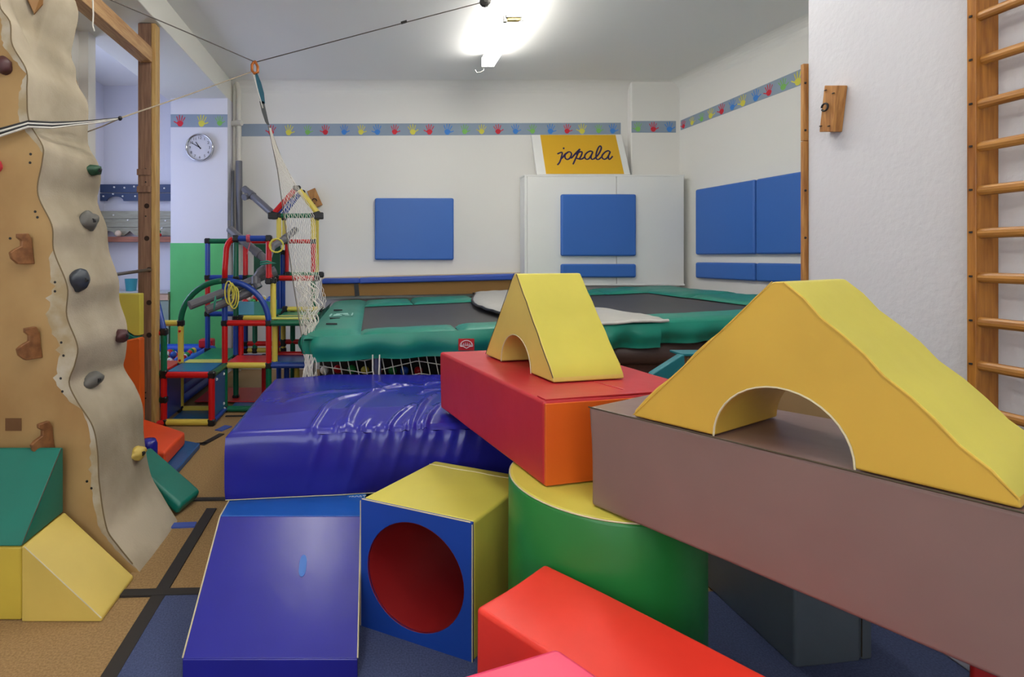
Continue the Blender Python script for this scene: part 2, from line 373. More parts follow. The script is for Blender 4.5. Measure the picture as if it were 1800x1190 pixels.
NAVY = mat('sign_navy', (38, 26, 78), .5)
strokes = [[(470,430),(510,410),(550,405),(540,470),(510,560),(470,610)], [(575,322),(573,350)],
 [(530,510),(570,470),(600,430),(640,405),(600,440),(598,490),(630,520),(675,500),(705,440),(690,400),(650,395),(610,425)],
 [(690,500),(720,480),(780,410),(845,345)], [(845,345),(790,470),(730,600)], [(780,440),(830,400),(880,395),(870,450),(830,510),(785,495)],
 [(830,515),(880,510),(920,480)], [(1065,400),(1020,380),(960,410),(925,460),(940,510),(990,510),(1040,440),(1060,400),(1030,470),(1040,515),(1080,510)],
 [(1080,510),(1150,440),(1200,340),(1185,295),(1150,330),(1115,430),(1120,510),(1160,515),(1200,480)],
 [(1350,395),(1310,375),(1250,410),(1210,470),(1240,515),(1290,500),(1335,430),(1350,390),(1320,470),(1335,520),(1390,465)]]
def smooth_poly(pts, k=4):
    out = []; n = len(pts)
    for i in range(n-1):
        p0, p1, p2, p3 = (Vector(pts[max(i-1, 0)]), Vector(pts[i]), Vector(pts[i+1]), Vector(pts[min(i+2, n-1)]))
        for j in range(k):
            t = j/k; out.append(.5*((2*p1)+(p2-p0)*t+(2*p0-5*p1+4*p2-p3)*t*t+(3*p1-p0-3*p2+p3)*t**3))
    out.append(Vector(pts[-1])); return out
for st in strokes:
    pts = [S(930+x/9.474, 225+y/9.474)+sn*.004 for x, y in smooth_poly(st)]
    b = tube(pts, .0105, n=6)
    for v in b.verts:
        dpl = (v.co-S(1000, 305)).dot(sn); v.co -= sn*(dpl-.004)*.75
    obj('lettering', b, NAVY, rs)
# timber ledge with blue padding along the back wall
rl = root('wall_ledge', (.6, 6.6, .9), 'long tan carpeted ledge with blue padded top at back wall', 'ledge')
def ledge(ya0, ya1, yb0, yb1, Y0, Y1, m, nm, bev=.0, xl=566, xr=917):
    a = [P(xl, ya0, Y0), P(xr, yb0, Y0), P(xr, yb1, Y0), P(xl, ya1, Y0)]
    obj(nm, extrude(a, (0, Y1-Y0, 0)), m, rl, bevel=bev)
ledge(521, 498, 515, 486, 6.5, 6.78, mat('ledge_carpet', (150, 112, 62), .9, bump=(120, .3, .003)), 'carpet_panel')
ledge(499.5, 490, 498.5, 489.5, 6.46, 6.78, mat('ledge_blue', (52, 84, 176), .5), 'blue_padding', .02, 566, 632)
ledge(499, 489, 492, 481.5, 6.462, 6.78, MATS['ledge_blue'], 'blue_padding', .02, 631, 917)
ledge(526, 520, 519, 514, 6.55, 6.6, mat('ledge_rail', (178, 188, 182), .5), 'rail')
obj('strap', extrude([P(624, 521, 6.49), P(632, 520, 6.49), P(630, 499, 6.49), P(622, 499, 6.49)], (0, .01, 0)), BLACK, rl)
obj('top_board', extrude([P(566, 492, 6.7), P(917, 482, 6.7), P(917, 479, 6.7), P(566, 488, 6.7)], (0, .08, 0)), mat('pale_board', (206, 186, 150), .6), rl)

# clock
ck = P(352, 260, 6.522); R = .168
rk = root('wall_clock', ck, 'round chrome-rimmed wall clock on the white column', 'clock')
obj('rim', lathe(ck, [(R*.99, 0), (R, .02), (R*.985, .042), (R*.93, .045), (R*.87, .03), (R*.87, 0)], n=40, axis='y'), CHROME, rk, smooth=True)
obj('dial', lathe(ck, [(R*.875, 0), (R*.875, .018)], n=40, axis='y'), mat('clock_dial', (214, 214, 222), .5), rk)
for n_ in range(1, 13):
    a = 2*math.pi*n_/12; t = text_mesh(str(n_), .046)
    obj('numeral', place(t, ck+Vector((math.sin(a)*R*.7, -.0195, math.cos(a)*R*.7)), (1, 0, 0), (0, 0, 1)), BLACK, rk)
for ang, ln, wd in ((-35, .085, .012), (-60, .118, .009)):
    a = math.radians(ang); d = Vector((math.sin(a), 0, math.cos(a))); n = Vector((d.z, 0, -d.x))*wd/2; c = ck+Vector((0, -.021, 0))
    obj('hand', extrude([c-d*.02-n, c-d*.02+n, c+d*ln+n*.6, c+d*ln-n*.6], (0, -.002, 0)), BLACK, rk)
# pipes in the corner
rp = root('heating_pipe', (-1.66, 6.7, 0), 'pair of cream painted heating pipes in corner by column', 'pipe')
CREAM = mat('cream_pipe', (222, 218, 206), .45)
obj('pipe', tube([P(420, 900, 6.7), P(420, 160, 6.7), P(417, 150, 6.72), P(416, 140, 6.76)], .028, n=12), CREAM, rp, smooth=True)
obj('pipe', tube([P(412, 900, 6.75), P(412, 165, 6.75), P(414, 148, 6.75)], .02, n=12), CREAM, rp, smooth=True)
obj('clamp', tube([P(408, 217, 6.72), P(425, 216, 6.66)], .034, n=10), CREAM, rp)
tag(obj('drain_pipe', tube([P(421, 430, 6.6), P(420, 283, 6.6)], .04, n=14), GREYP, smooth=False), 'upright grey plastic pipe standing before the corner pipes', 'pipe')
tag(obj('drain_pipe', tube([P(409, 430, 6.5), P(409, 300, 6.6)], .018, n=10), mat('grey_pipe_dark', (84, 86, 92), .4)), 'thin dark grey pipe behind the upright grey pipe', 'pipe')
# wooden anchor blocks
rb = root('anchor_block', P(553, 350, 6.75), 'small tilted wooden anchor block on wall behind climbing frame', 'block')
c = P(553, 348, 6.74); a = math.radians(24); ex = Vector((math.cos(a), 0, -math.sin(a))); ez = Vector((math.sin(a), 0, math.cos(a)))
c0 = [c+ex*sx*.055-ez*0+ez*sz*.115 for sx, sz in ((-1, -1), (1, -1), (1, 1), (-1, 1))]
obj('plank', extrude([Vector((2*c.x-p.x, p.y, p.z)) for p in c0], (0, .05, 0)), PINE, rb, bevel=.004)
obj('hook', tube([c+Vector((.03*math.cos(t), -.012-.012*math.sin(t), -.04+.03*math.sin(t))) for t in [k*.5 for k in range(11)]], .006), DARKM, rb)

# ================================================================== RIGHT PIER FITTINGS
rb2 = root('anchor_block', P(1462, 190, 2.35), 'wooden anchor block with eye hook on the rough right wall', 'block')
Yc = 2.305; zt = H-(150-CY)*Yc/F; zb = H-(233-CY)*Yc/F
poly = [Vector((2.018, y, z)) for y, z in ((2.388, 1.963), (2.322, 1.948), (2.295, 2.139), (2.361, 2.160))]
obj('plank', extrude(poly, (-.045, 0, 0)), PINE, rb2, bevel=.003)
hc = Vector((1.972, 2.343, 2.06))
obj('eye_hook', tube([hc+Vector((-.012-.0*t, .016*math.cos(t), .016*math.sin(t))) for t in [k*.45 for k in range(14)]], .004), DARKM, rb2)
for y, z in ((2.378, 1.985), (2.335, 1.975), (2.352, 2.135), (2.312, 2.11)):
    obj('screw', lathe((1.9715, y, z), [(.006, 0), (.005, .003)], n=8), DARKM, rb2)
rt = root('corner_strip', (2.0, 2.55, .9), 'tall narrow wooden strip on the corner of the rough wall', 'timber strip')
for z0, z1 in ((1.0, 1.95), (1.952, 2.31)):
    obj('lath', box(2.003, 2.05, 2.513, 2.53, z0, z1), PINE, rt, bevel=.002)
for z in (1.2, 1.5, 1.72, 2.0, 2.22): obj('screw', lathe((2.012, 2.5125, z), [(.006, 0), (.004, .003)], n=8, axis='y'), DARKM, rt)
# wall bars
rw = root('wall_bars', (1.98, 1.3, 0), 'varnished wooden wall bars on the rough right wall', 'wall bars')
for y0 in (1.743, .84): obj('upright', box(1.945, 2.02, y0, y0+.027, .1, 3.2), OAK, rw, bevel=.003)
zs = [H-(y-CY)/545 for y in (-49, 28, 105, 183, 258, 335, 410, 488, 566, 643, 722, 800, 878, 956, 1034)]
for i, z in enumerate(zs):
    xo = 1.972 if i == 2 else 1.962
    if i < 1: xo = 1.96
    b = tube([Vector((xo, .865, z)), Vector((xo, 1.3, z)), Vector((xo, 1.745, z))], .0165, n=12)
    for v in b.verts: v.co.x = xo+(v.co.x-xo)*.8
    obj('rung', b, OAKY, rw, smooth=False)
    obj('screw', lathe((1.945, 1.757, z+.004), [(.005, -.003), (.005, .003)], n=8), DARKM, rw)

# ================================================================== FOAM BLOCKS
def crumple(bm, cuts, amp, sc=5.0):
    bmesh.ops.subdivide_edges(bm, edges=bm.edges, cuts=cuts, use_grid_fill=True)
    bm.normal_update()
    for v in bm.verts:
        v.co += v.normal*noise.noise(v.co*sc)*amp
    return bm
def seam(pts, parent, m=SEAM, r=.0028): obj('seam', tube(pts, r, n=5), m, parent)
# wedge ramp
rr = root('ramp_mat', (-.33, 2.1, 0), 'dark blue ramp mat with light blue top strip before crash mat', 'mat')
xl, xr = -.636, -.05
side = [(1.81, 0), (1.81, .062), (2.255, .325), (2.60, .325), (2.60, 0)]
bm = extrude([Vector((xl+.004, y, z)) for y, z in side], (xr-xl-.008, 0, 0)); obj('cover', bm, VYO, rr, bevel=.006)
def slab(p, u, v, n, th, nm, m, par, bev=.008, cuts=0, amp=.0):
    b = extrude([p, p+u, p+u+v, p+v], n*th)
    if cuts: b = crumple(b, cuts, amp)
    return obj(nm, b, m, par, bevel=bev, seg=3)
nv = Vector((0, -.263, .445)).normalized()
slab(Vector((xl, 1.812, .062)), Vector((xr-xl, .06*0, 0)), Vector((0, .443, .263)), nv, .006, 'sloping_panel', VDB, rr, .004)
slab(Vector((xl, 2.255, .325)), Vector((xr-xl, 0, 0)), Vector((0, .345, 0)), Vector((0, 0, 1)), .006, 'top_panel', VLB, rr, .003)
obj('front_panel', box(xl, xr, 1.806, 1.815, .003, .066), VDB, rr, bevel=.004)
hp = Vector((-.268, 1.812+.443*.60, .062+.263*.60))+nv*.0065; e1 = Vector((1, 0, 0)); e2 = Vector((0, .443, .263)).normalized()
pts = [hp+e1*(.014*math.cos(t))+e2*(.03*math.sin(t)+(.012 if math.sin(t) > 0 else -.012)) for t in [2*math.pi*k/20 for k in range(20)]]
obj('hand_hole_patch', extrude(pts, nv*.002), mat('patch_blue', (60, 112, 190), .5), rr)
for x in (xl, xr): seam([Vector((x, 1.812, .064))+nv*.006, Vector((x, 2.255, .326))+nv*.006, Vector((x, 2.40, .332))], rr)
# hidden base under the crash mat, and the crash mat with its wrinkles
tag(obj('base_mat', box(-.5, 1.0, 2.68, 3.35, 0, .325), VLB, bevel=.02), 'blue base mat hidden under the wrinkled crash mat', 'mat')
rm = root('crash_mat', (.2, 3.0, .335), 'thick shiny wrinkled dark blue crash mat under the red block', 'mat')
FL, FR, BR, BL = Vector((-.652, 2.395, 0)), Vector((1.05, 2.585, 0)), Vector((1.08, 3.40, 0)), Vector((-.637, 3.46, 0))
def mp(u, v): return FL*(1-u)*(1-v)+FR*u*(1-v)+BR*u*v+BL*(1-u)*v
ridges = []
for pts_, am, wd in ((((543, 762), (546, 752), (560, 736), (590, 712), (638, 700), (690, 694)), .014, .016), (((495, 710), (536, 701), (590, 694), (650, 690)), .007, .022), (((608, 748), (612, 736), (629, 718), (659, 697), (704, 685), (731, 684)), .017, .024),
    (((628, 760), (631, 752), (638, 743), (653, 734)), .010, .011), (((678, 758), (681, 748), (689, 739), (704, 729), (728, 718)), .012, .011), (((709, 757), (711, 748), (714, 740), (730, 729)), .009, .009), (((722, 757), (724, 747), (731, 733), (749, 712), (770, 697)), .015, .013),
    (((735, 757), (737, 746), (743, 736), (760, 722)), .010, .009), (((745, 757), (747, 746), (754, 732), (774, 717)), .016, .010), (((743, 685), (757, 680), (775, 677)), .013, .012), (((738, 700), (752, 694), (775, 690)), .013, .012), (((662, 677), (683, 686), (705, 687)), .008, .012), (((587, 756), (592, 744), (605, 731)), .006, .010), (((655, 757), (660, 746), (672, 736)), .006, .009)):
    ridges.append(([Vector((G(x, y, .645).x, G(x, y, .645).y)) for x, y in smooth_poly(pts_, 3)], am, wd))
def seg_d(p, a, b):
    d = b-a; t = max(0, min(1, (p-a).dot(d)/max(d.length_squared, 1e-9))); return (p-a-d*t).length
def top_z(p):
    z = .63+.038*min(1, max(0, (p.y-2.40-.11*(p.x+.65))*5))*min(1, max(0, (p.x+.7)*2.2))
    q = Vector((p.x, p.y))
    if -.6 < p.x < .5:
        for pl, am, wd in ridges:
            n = len(pl)-1; best = 9; bi = 0
            for k in range(n):
                d = seg_d(q, pl[k], pl[k+1])
                if d < best: best, bi = d, k
            if best < wd*3:
                f = min(1, (bi+1)/2.5, (n-bi)/4); z += am*f*math.exp(-(best/wd)**2)
    z += .005*noise.noise(Vector((p.x*4, p.y*4, 0)))
    return z
def mtop(u, v):
    p = mp(u, v); z = top_z(p); e = min(u*1.7, (1-u)*1.7, v*1.1, (1-v)*1.1)
    if e < .03: z -= .02*(1-e/.03)**2
    return Vector((p.x, p.y, z))
b = grid(mtop, 250, 130); obj('top_cover', b, VDB, rm, smooth=True)
def mfront(u, v):
    t = mtop(u, 0); p = mp(u, 0); z = .335+(t.z-.335)*v
    fold = 0
    for k, (uk, am, sl) in enumerate(((.25, .010, .05), (.31, .006, .04), (.365, .013, .06), (.425, .006, .05), (.47, .012, .055), (.52, .007, .05), (.555, .011, .06), (.60, .008, .05), (.64, .012, .05), (.69, .006, .04))):
        x = u-uk+sl*(1-v); fold += math.exp(-(x/.010)**2)*am*(.15+.85*v**1.5)
    return Vector((p.x, p.y-.02*math.sin(math.pi*v)**.6-fold+.004*noise.noise(Vector((u*9, v*3, 2))), z))
obj('front_panel', grid(mfront, 160, 16), VDB, rm, smooth=True)
bm = new()
for f in ((lambda u, v: Vector((mp(0, u).x, mp(0, u).y, .335+(mtop(0, u).z-.335)*v))), (lambda u, v: Vector((mp(1, u).x, mp(1, u).y, .335+(mtop(1, u).z-.335)*v))),
          (lambda u, v: Vector((mp(u, 1).x, mp(u, 1).y, .335+(mtop(u, 1).z-.335)*v))), (lambda u, v: Vector((mp(u, v).x, mp(u, v).y, .335)))): grid(f, 40, 6, bm)
obj('side_panels', bm, VDB, rm, smooth=False)
seam([mfront(i/30, 0)+Vector((0, -.004, 0)) for i in range(31)], rm, SEAM, .0022)
tg = obj('label_tag', extrude([Vector((x, 2.448+.0, z)) for x, z in ((-.114, .338), (-.03, .345), (-.035, .318), (-.10, .310))], (0, -.003, 0)), mat('tag_blue', (36, 112, 190), .5), rm)
for v in tg.data.vertices: v.co.y -= .015
t = text_mesh('SPORT', .026); obj('lettering', place(t, (-.068, 2.4292, .328), (1, 0, .06), (0, 0, 1)), WHITE, tg)
# tunnel cube
A, B, D = Vector((-.046, 2.06, 0)), Vector((.345, 1.872, 0)), Vector((.288, 2.455, 0)); Cc = B+D-A; hc_ = .49; up = Vector((0, 0, hc_))
rq = root('tunnel_cube', (A+Cc)/2, 'yellow foam cube with blue face and round red tunnel', 'foam block')
NS = 48
def ringpts(o, e, R_, c=(.5, .50)):
    L = e.length; d = e.normalized()
    return [o+d*(L*c[0]+R_*math.cos(t))+Vector((0, 0, hc_*c[1]+R_*1.05*math.sin(t))) for t in [2*math.pi*k/NS for k in range(NS)]]
def sqpts(o, e):
    L = e.length; d = e.normalized(); out = []
    for k in range(NS):
        t = 2*math.pi*k/NS; x, y = math.cos(t), math.sin(t); m = max(abs(x), abs(y)); out.append(o+d*(L/2+L/2*x/m)+Vector((0, 0, hc_/2+hc_/2*y/m)))
    return out
AB = B-A; AD = D-A; nf = Vector((AB.y, -AB.x, 0)).normalized(); RT = .187
def ring_face(o, dep, R_):
    bm = new(); a = [bm.verts.new(p) for p in sqpts(o, AB)]; c_ = [bm.verts.new(p) for p in ringpts(o, AB, R_)]
    a2 = [bm.verts.new(p+dep) for p in sqpts(o, AB)]; c2 = [bm.verts.new(p+dep) for p in ringpts(o, AB, R_)]
    for k in range(NS):
        j = (k+1) % NS
        bm.faces.new((a[k], a[j], c_[j], c_[k])); bm.faces.new((a2[k], c2[k], c2[j], a2[j]))
        bm.faces.new((a[k], a2[k], a2[j], a[j])); bm.faces.new((c_[k], c_[j], c2[j], c2[k]))
    bmesh.ops.recalc_face_normals(bm, faces=bm.faces); return bm
obj('front_panel', ring_face(A-AD.normalized()*.0, AD.normalized()*.012, RT), VBL, rq, bevel=.0025)
bm = new(); o2 = A+AD.normalized()*.012; dd = AD*.98-AD.normalized()*.012
bm = ring_face(o2, dd, RT+.004); obj('cover', bm, VY, rq, bevel=.012, seg=3)
bm = new(); a = [bm.verts.new(p) for p in ringpts(A, AB, RT)]; c_ = [bm.verts.new(p+AD) for p in ringpts(A, AB, RT)]
for k in range(NS): bm.faces.new((a[k], a[(k+1) % NS], c_[(k+1) % NS], c_[k]))
obj('tunnel_lining', bm, VRED, rq, smooth=True)
dn = AD.normalized()
for p, q in ((A, B), (A+up, B+up), (A, A+up), (B, B+up)): seam([p.lerp(q, .015), (p+q)/2, p.lerp(q, .985)], rq, SEAM, .0024)
seam([D+up-AD*.13+AB*(.02+.96*k/12)+Vector((0, 0, .001))+AD*.006*math.sin(k*1.3) for k in range(13)], rq, SEAM, .0022)
# green cylinder
cc = Vector((.765, 1.805, 0))
ry = root('foam_cylinder', cc, 'big green foam cylinder with yellow top under the blocks', 'foam block')
obj('side_cover', lathe(cc, [(.295, 0), (.302, .01), (.303, .3), (.302, .655), (.298, .664)], n=72), VG, ry, smooth=True)
obj('top_cover', lathe(cc, [(.297, .655), (.296, .666), (.288, .6685)], n=72), VY, ry)
seam([cc+Vector((.298*math.cos(t), .298*math.sin(t), .666)) for t in [2*math.pi*k/64 for k in range(65)]], ry, SEAM, .0025)
# red block with orange end
N0 = Vector((.553, 1.735, 0)); ul = Vector((-.236, .972, 0)).normalized(); ue = Vector((.972, .236, 0)).normalized()
Ln, Wd = .935, .65; zr0, zr1 = .671, .945
rd = root('foam_block', N0+ul*.47+ue*.32+Vector((0, 0, zr0)), 'long red foam block with orange end lying on crash mat', 'foam block')
q = N0+ul*.006+Vector((0, 0, zr0))
b = prism([(p.x, p.y) for p in (q, q+ue*Wd, q+ue*Wd+ul*Ln, q+ul*Ln)], zr0, zr1); obj('cover', crumple(b, 9, .004, 4), VR, rd, bevel=.012, seg=3)
b = extrude([N0+ue*.004+Vector((0, 0, zr0+.003)), N0+ue*(Wd-.004)+Vector((0, 0, zr0+.003)), N0+ue*(Wd-.004)+Vector((0, 0, zr1-.008)), N0+ue*.004+Vector((0, 0, zr1-.008))], ul*.02)
obj('end_panel', crumple(b, 6, .002), VO, rd, bevel=.004)
zt_ = Vector((0, 0, zr1+.001))
b = extrude([N0+ue*.01+ul*.012+zt_, N0+ue*(Wd-.01)+ul*.012+zt_, N0+ue*(Wd-.01)+ul*.062+zt_, N0+ue*.01+ul*.062+zt_], (0, 0, .004)); obj('zip_flap', crumple(b, 9, .002, 25), VR, rd, bevel=.0015)
seam([N0+ue*.36+ul*.012+zt_+Vector((0, 0, .001)), N0+ue*.33+ul*.2+zt_+Vector((0, 0, .001))], rd, VR, .003)
# arches
def arch_block(m0, dirt, dird, base, hgt, dep, r_, z, lab, m1, m2, tilt=0.0, ratio=.5, sm=None):
    """m0 = left/front base corner, dirt = along the base, dird = depth"""
    dirt, dird = Vector(dirt), Vector(dird); Z = Vector((0, 0, 1)); m0 = Vector(m0)
    prof = []
    def pt(s, h): return m0+dirt*s+Z*h
    ca = base*ratio
    prof.append(pt(0, 0)); prof.append(pt(ca-r_, 0))
    for k in range(1, 24):
        t = math.pi*k/24; prof.append(pt(ca-r_*math.cos(t), r_*1.04*math.sin(t)))
    prof.append(pt(ca+r_, 0)); prof.append(pt(base, 0))
    apex = base*.5; n = 10
    prof.append(pt(base-.004, .018))
    for k in range(1, n): prof.append(pt(base+(apex+.012-base)*k/n, .018+(hgt-.018)*k/n)+(dirt*.85+Z*.5)*(.0032 if sm else .002)*math.sin(k*2.2+base*9))
    prof.append(pt(apex+.012, hgt)); prof.append(pt(apex-.012, hgt))
    for k in range(1, n): prof.append(pt((apex-.012)*(1-k/n), hgt-(hgt-.018)*k/n)+(-dirt*.85+Z*.5)*.003*math.sin(k*1.7))
    prof.append(pt(.004, .018))
    rr_ = root('arch_block', m0+dirt*base/2+dird*dep/2, lab, 'foam block')
    # side faces with quads fan: build with extrude, triangulated
    bm = extrude(prof, dird*dep); 
    bmesh.ops.triangulate(bm, faces=[f for f in bm.faces if len(f.verts) > 4])
    nd = dird
    bm.normal_update()
    for f in bm.faces:
        f.material_index = 1 if (f.normal.z > .3) else 0
    obj('cover', bm, [m1, m2], rr_, bevel=.007, seg=3)
    ins = 14
    wv = (.0032 if sm else .002)
    seam([pt(base+(apex+.012-base)*k/n, .018+(hgt-.018)*k/n)+(dirt*.85+Z*.5)*wv*math.sin(k*2.2+base*9)*(1 if 0 < k < n else 0)-dird*.0005-(dirt*.85+Z*.5)*.003 for k in range(n+1)], rr_, sm or SEAMD, .0018)
    seam([pt(0, .004)-dird*.001, pt(apex/2, hgt*.51)-dird*.001-dirt*.003, pt(apex-.012, hgt)-dird*.001], rr_, sm or SEAMD, .0012)
    seam([pt(ca-(r_+.002)*math.cos(t), (r_+.002)*1.04*math.sin(t))-dird*.001 for t in [math.pi*k/20 for k in range(21)]], rr_, SEAM, .0022)
    return rr_
arch_block((.534, 2.552, zr1+.004), (.221, -.975, 0), (.975, .221, 0), .585, .392, .30, .128, zr1, 'smaller-looking yellow foam arch block standing on the red block', VYL, VY)
# brown beam, tilted slightly up to the right
bd = Vector((.5, -.866, .034)).normalized(); bw = Vector((.866, .5, 0)).normalized(); bn = bw.cross(bd).normalized()
if bn.z < 0: bn = -bn
K0 = Vector((.652, 1.61, .672))
rbm = root('foam_beam', K0+bd*.8, 'long brown foam beam carrying the big yellow arch', 'foam block')
bl, bwid, bh = 1.42, .43, .29
b = extrude([K0, K0+bd*bl, K0+bd*bl+bw*bwid, K0+bw*bwid], bn*bh); obj('cover', crumple(b, 11, .005, 3.5), VBR, rbm, bevel=.01, seg=3)
seam([K0+bn*bh-bw*.001, K0+bn*bh+bd*bl-bw*.001], rbm, SEAMD, .002)
# big arch on the beam
a0 = K0+bn*(bh+.002)+bd*.142+bw*.006
arch_block(a0, bd, bw, .70, .375, .31, .133, 0, 'large yellow foam arch block in right foreground on brown beam', VYO, VY, ratio=.497, sm=VYO)
# support block under the beam's right end
c0 = K0+bd*.75+bw*.10; c0.z = 0
d0 = Vector((bd.x, bd.y, 0)).normalized()
rsu = root('foam_support', c0+d0*.2+bw*.15, 'dark red and blue foam block propping the beam, lower right', 'foam block')
def fp(o, u, v, lu, lv): return [((o)[0], (o)[1]), ((o+u*lu)[0], (o+u*lu)[1]), ((o+u*lu+v*lv)[0], (o+u*lu+v*lv)[1]), ((o+v*lv)[0], (o+v*lv)[1])]
obj('red_half', prism(fp(c0, d0, bw, .05, .30), 0, .694), vinyl('dark_red_vinyl', (140, 20, 26)), rsu, bevel=.01)
obj('blue_half', prism(fp(c0+d0*.05, d0, bw, .35, .30), 0, [.695, .706, .706, .695]), VBL, rsu, bevel=.01)
# coral block and pink block
L0 = Vector((.268, 1.408, 0)); kdir = Vector((.82, .572, 0)).normalized(); ldir = Vector((.635, -.772, 0)).normalized(); kdir = Vector((.772, .635, 0))
b = prism(fp(L0, kdir, ldir, .315, .80), 0, .5)
rco = root('foam_block', L0+kdir*.16+ldir*.4, 'coral red foam block in the foreground beside tunnel cube', 'foam block')
obj('cover', crumple(b, 8, .004, 4), VCOR, rco, bevel=.014, seg=3)
Pk = [(.384, 1.128), (.124, 1.034), (.05, .93), (.30, .80), (.52, .94)]
rpi = root('foam_block', (.3, .95, 0), 'bright pink foam block at the bottom edge of photo', 'foam block')
obj('cover', prism(Pk, 0, .6), VP, rpi, bevel=.016, seg=3)
# charcoal block
g0, g1, g2 = Vector((1.445, 1.848, 0)), Vector((1.70, 1.882, 0)), Vector((1.425, 2.40, 0))
rg = root('foam_block', (1.58, 2.1, 0), 'charcoal foam block on floor behind the brown beam', 'foam block')
obj('cover', crumple(prism([(p.x, p.y) for p in (g0, g1, g1+(g2-g0), g2)], 0, .5), 8, .005, 5), VGR, rg, bevel=.012, seg=3)
obj('side_flap', prism([(1.702, 1.884), (1.75, 1.89), (1.73, 2.44), (1.682, 2.434)], 0, .495), VGR, rg, bevel=.012, seg=3)
seam([Vector((1.701, 1.880, .02)), Vector((1.701, 1.880, .49))], rg, SEAMD, .002)
# petrol and tan piece behind
rte = root('foam_trough', (1.55, 2.27, .5), 'petrol blue and tan foam piece standing behind the red block', 'foam block')
yt = 2.235
obj('side_panel', extrude([Vector((P(1165, 0, yt).x, yt, .502)), Vector((P(1209, 0, yt).x, yt, .502)), P(1204, 624, yt), P(1199, 624, yt), P(1144, 659, yt)], (.012, .05, 0)), VTB, rte, bevel=.006)
obj('inner_panel', extrude([Vector((P(1207, 0, 2.29).x, 2.29, .502)), Vector((1.99, 2.29, .502)), Vector((1.99, 2.29, P(0, 628, 2.29).z)), P(1207, 627, 2.29)], (0, .05, 0)), VTAN, rte, bevel=.006)
obj('rim_panel', extrude([P(1200, 626.5, 2.24), P(1330, 626.5, 2.25), P(1330, 622, 2.25), P(1200, 622, 2.24)], (0, .10, 0)), VTB, rte, bevel=.003)

# bottom-left foam
ryb = root('foam_block', (-1.75, 2.22, 0), 'yellow foam block under the teal wedge, left edge', 'foam block')
obj('cover', crumple(box(-2.15, -1.362, 2.095, 2.365, 0, .287), 7, .004), vinyl('mustard_vinyl', (206, 182, 70)), ryb, bevel=.01, seg=3)
rtw = root('foam_wedge', (-1.75, 2.22, .29), 'teal foam wedge on yellow block before climbing wall', 'foam block')
b = extrude([Vector((-2.15, y, z)) for y, z in ((2.088, .292), (2.37, .292), (2.37, .577), (2.352, .577))], (.795, 0, 0))
obj('cover', b, VT, rtw, bevel=.008, seg=3)
seam([Vector((-1.355, 2.09, .30)), Vector((-1.355, 2.352, .575))], rtw, SEAMD, .002)
ryw = root('foam_wedge', (-1.2, 2.23, 0), 'yellow foam wedge at foot of climbing wall, bottom left', 'foam block')
b = extrude([Vector((x, 2.088, z)) for x, z in ((-1.357, 0), (-1.047, 0), (-1.047, .016), (-1.345, .292), (-1.357, .292))], (.0, .278, 0))
b.normal_update()
for f in b.faces: f.material_index = 1 if (f.normal.z > .3) else 0
obj('cover', b, [VYL, VYL], ryw, bevel=.007, seg=3)
seam([Vector((-1.345, 2.087, .292)), Vector((-1.047, 2.087, .016))], ryw, SEAM, .0022)
# foam behind the climbing wall
b = prism([(-1.36, 3.92), (-1.345, 3.50), (-1.86, 3.62), (-1.79, 4.24)], .045, .145)
tag(obj('foam_mat', b, VOR, bevel=.02, seg=3), 'orange red foam mat on blue mat behind climbing wall', 'mat')
b = prism([(-1.27, 3.98), (-1.26, 3.42), (-1.86, 3.56), (-1.84, 4.24)], .001, .042)
tag(obj('foam_mat', b, VMB, bevel=.01, seg=3), 'thin blue mat under the orange red mat', 'mat')
b = extrude([Vector((-1.065, 2.93, .006)), Vector((-1.02, 3.13, .006)), Vector((-1.36, 3.24, .225)), Vector((-1.405, 3.04, .225))], Vector((.03, 0, .055)))
tag(obj('foam_slab', b, VT, bevel=.022, seg=3), 'teal foam slab leaning behind the climbing wall foot', 'foam block')
tag(obj('foam_roll', lathe((-1.395, 3.36, 0), [(.05, 0), (.055, .02), (.055, .25), (.045, .275), (.01, .282)], n=18), VDB, smooth=True), 'small navy foam roll between teal slab and orange mat', 'foam block')
# ================================================================== CLIMBING WALL
YS, YBk = 2.42, 2.89
seam_px = [(-90,-8),(-40,-2),(13,0),(38,17),(78,21),(124,46),(161,47),(214,51),(258,75),(282,74),(340,66),(397,91),(440,94),(504,118),(555,117),(609,136),(640,131),(672,121),(703,134),(748,162),(793,171),(848,174),(931,188),(959,207),(1005.5,245)]
sil_px = [(-60,120),(0,132),(24,138),(59,132),(98,125),(121,133),(145,135),(183,154),(255,155),(285,171),(309,177),(325,176),(354,171),(397,187),(442,192),(493,209),(528,210),(569,223),(604,223),(627,220),(645,217),(679,238),(714,251),(765,253),(834,265),(872,286),(915.4,312)]
def zof(y, Y): return H-(y-CY)*Y/F
seamT = sorted([(zof(y, YS), (x-CX)*YS/F) for y, x in seam_px]); silT = sorted([(zof(y, YBk), (x-CX)*YBk/F) for y, x in sil_px])
ZT = 2.78
rcw = root('climbing_wall', (-1.7, 2.7, 0), 'plywood climbing wall with wavy sand-coated right side and holds', 'climbing wall')
def Sx(z): return ipc(seamT, z)
def Bx(z): return ipc(silT, z)
def sand(u, z):
    sx, bx = Sx(z), Bx(z); x = sx+(bx-sx)*u; y = YS+(YBk-YS)*u
    x += .012*math.sin(math.pi*u)*(math.sin(z*5.2)+.3)
    return Vector((x, y, z))
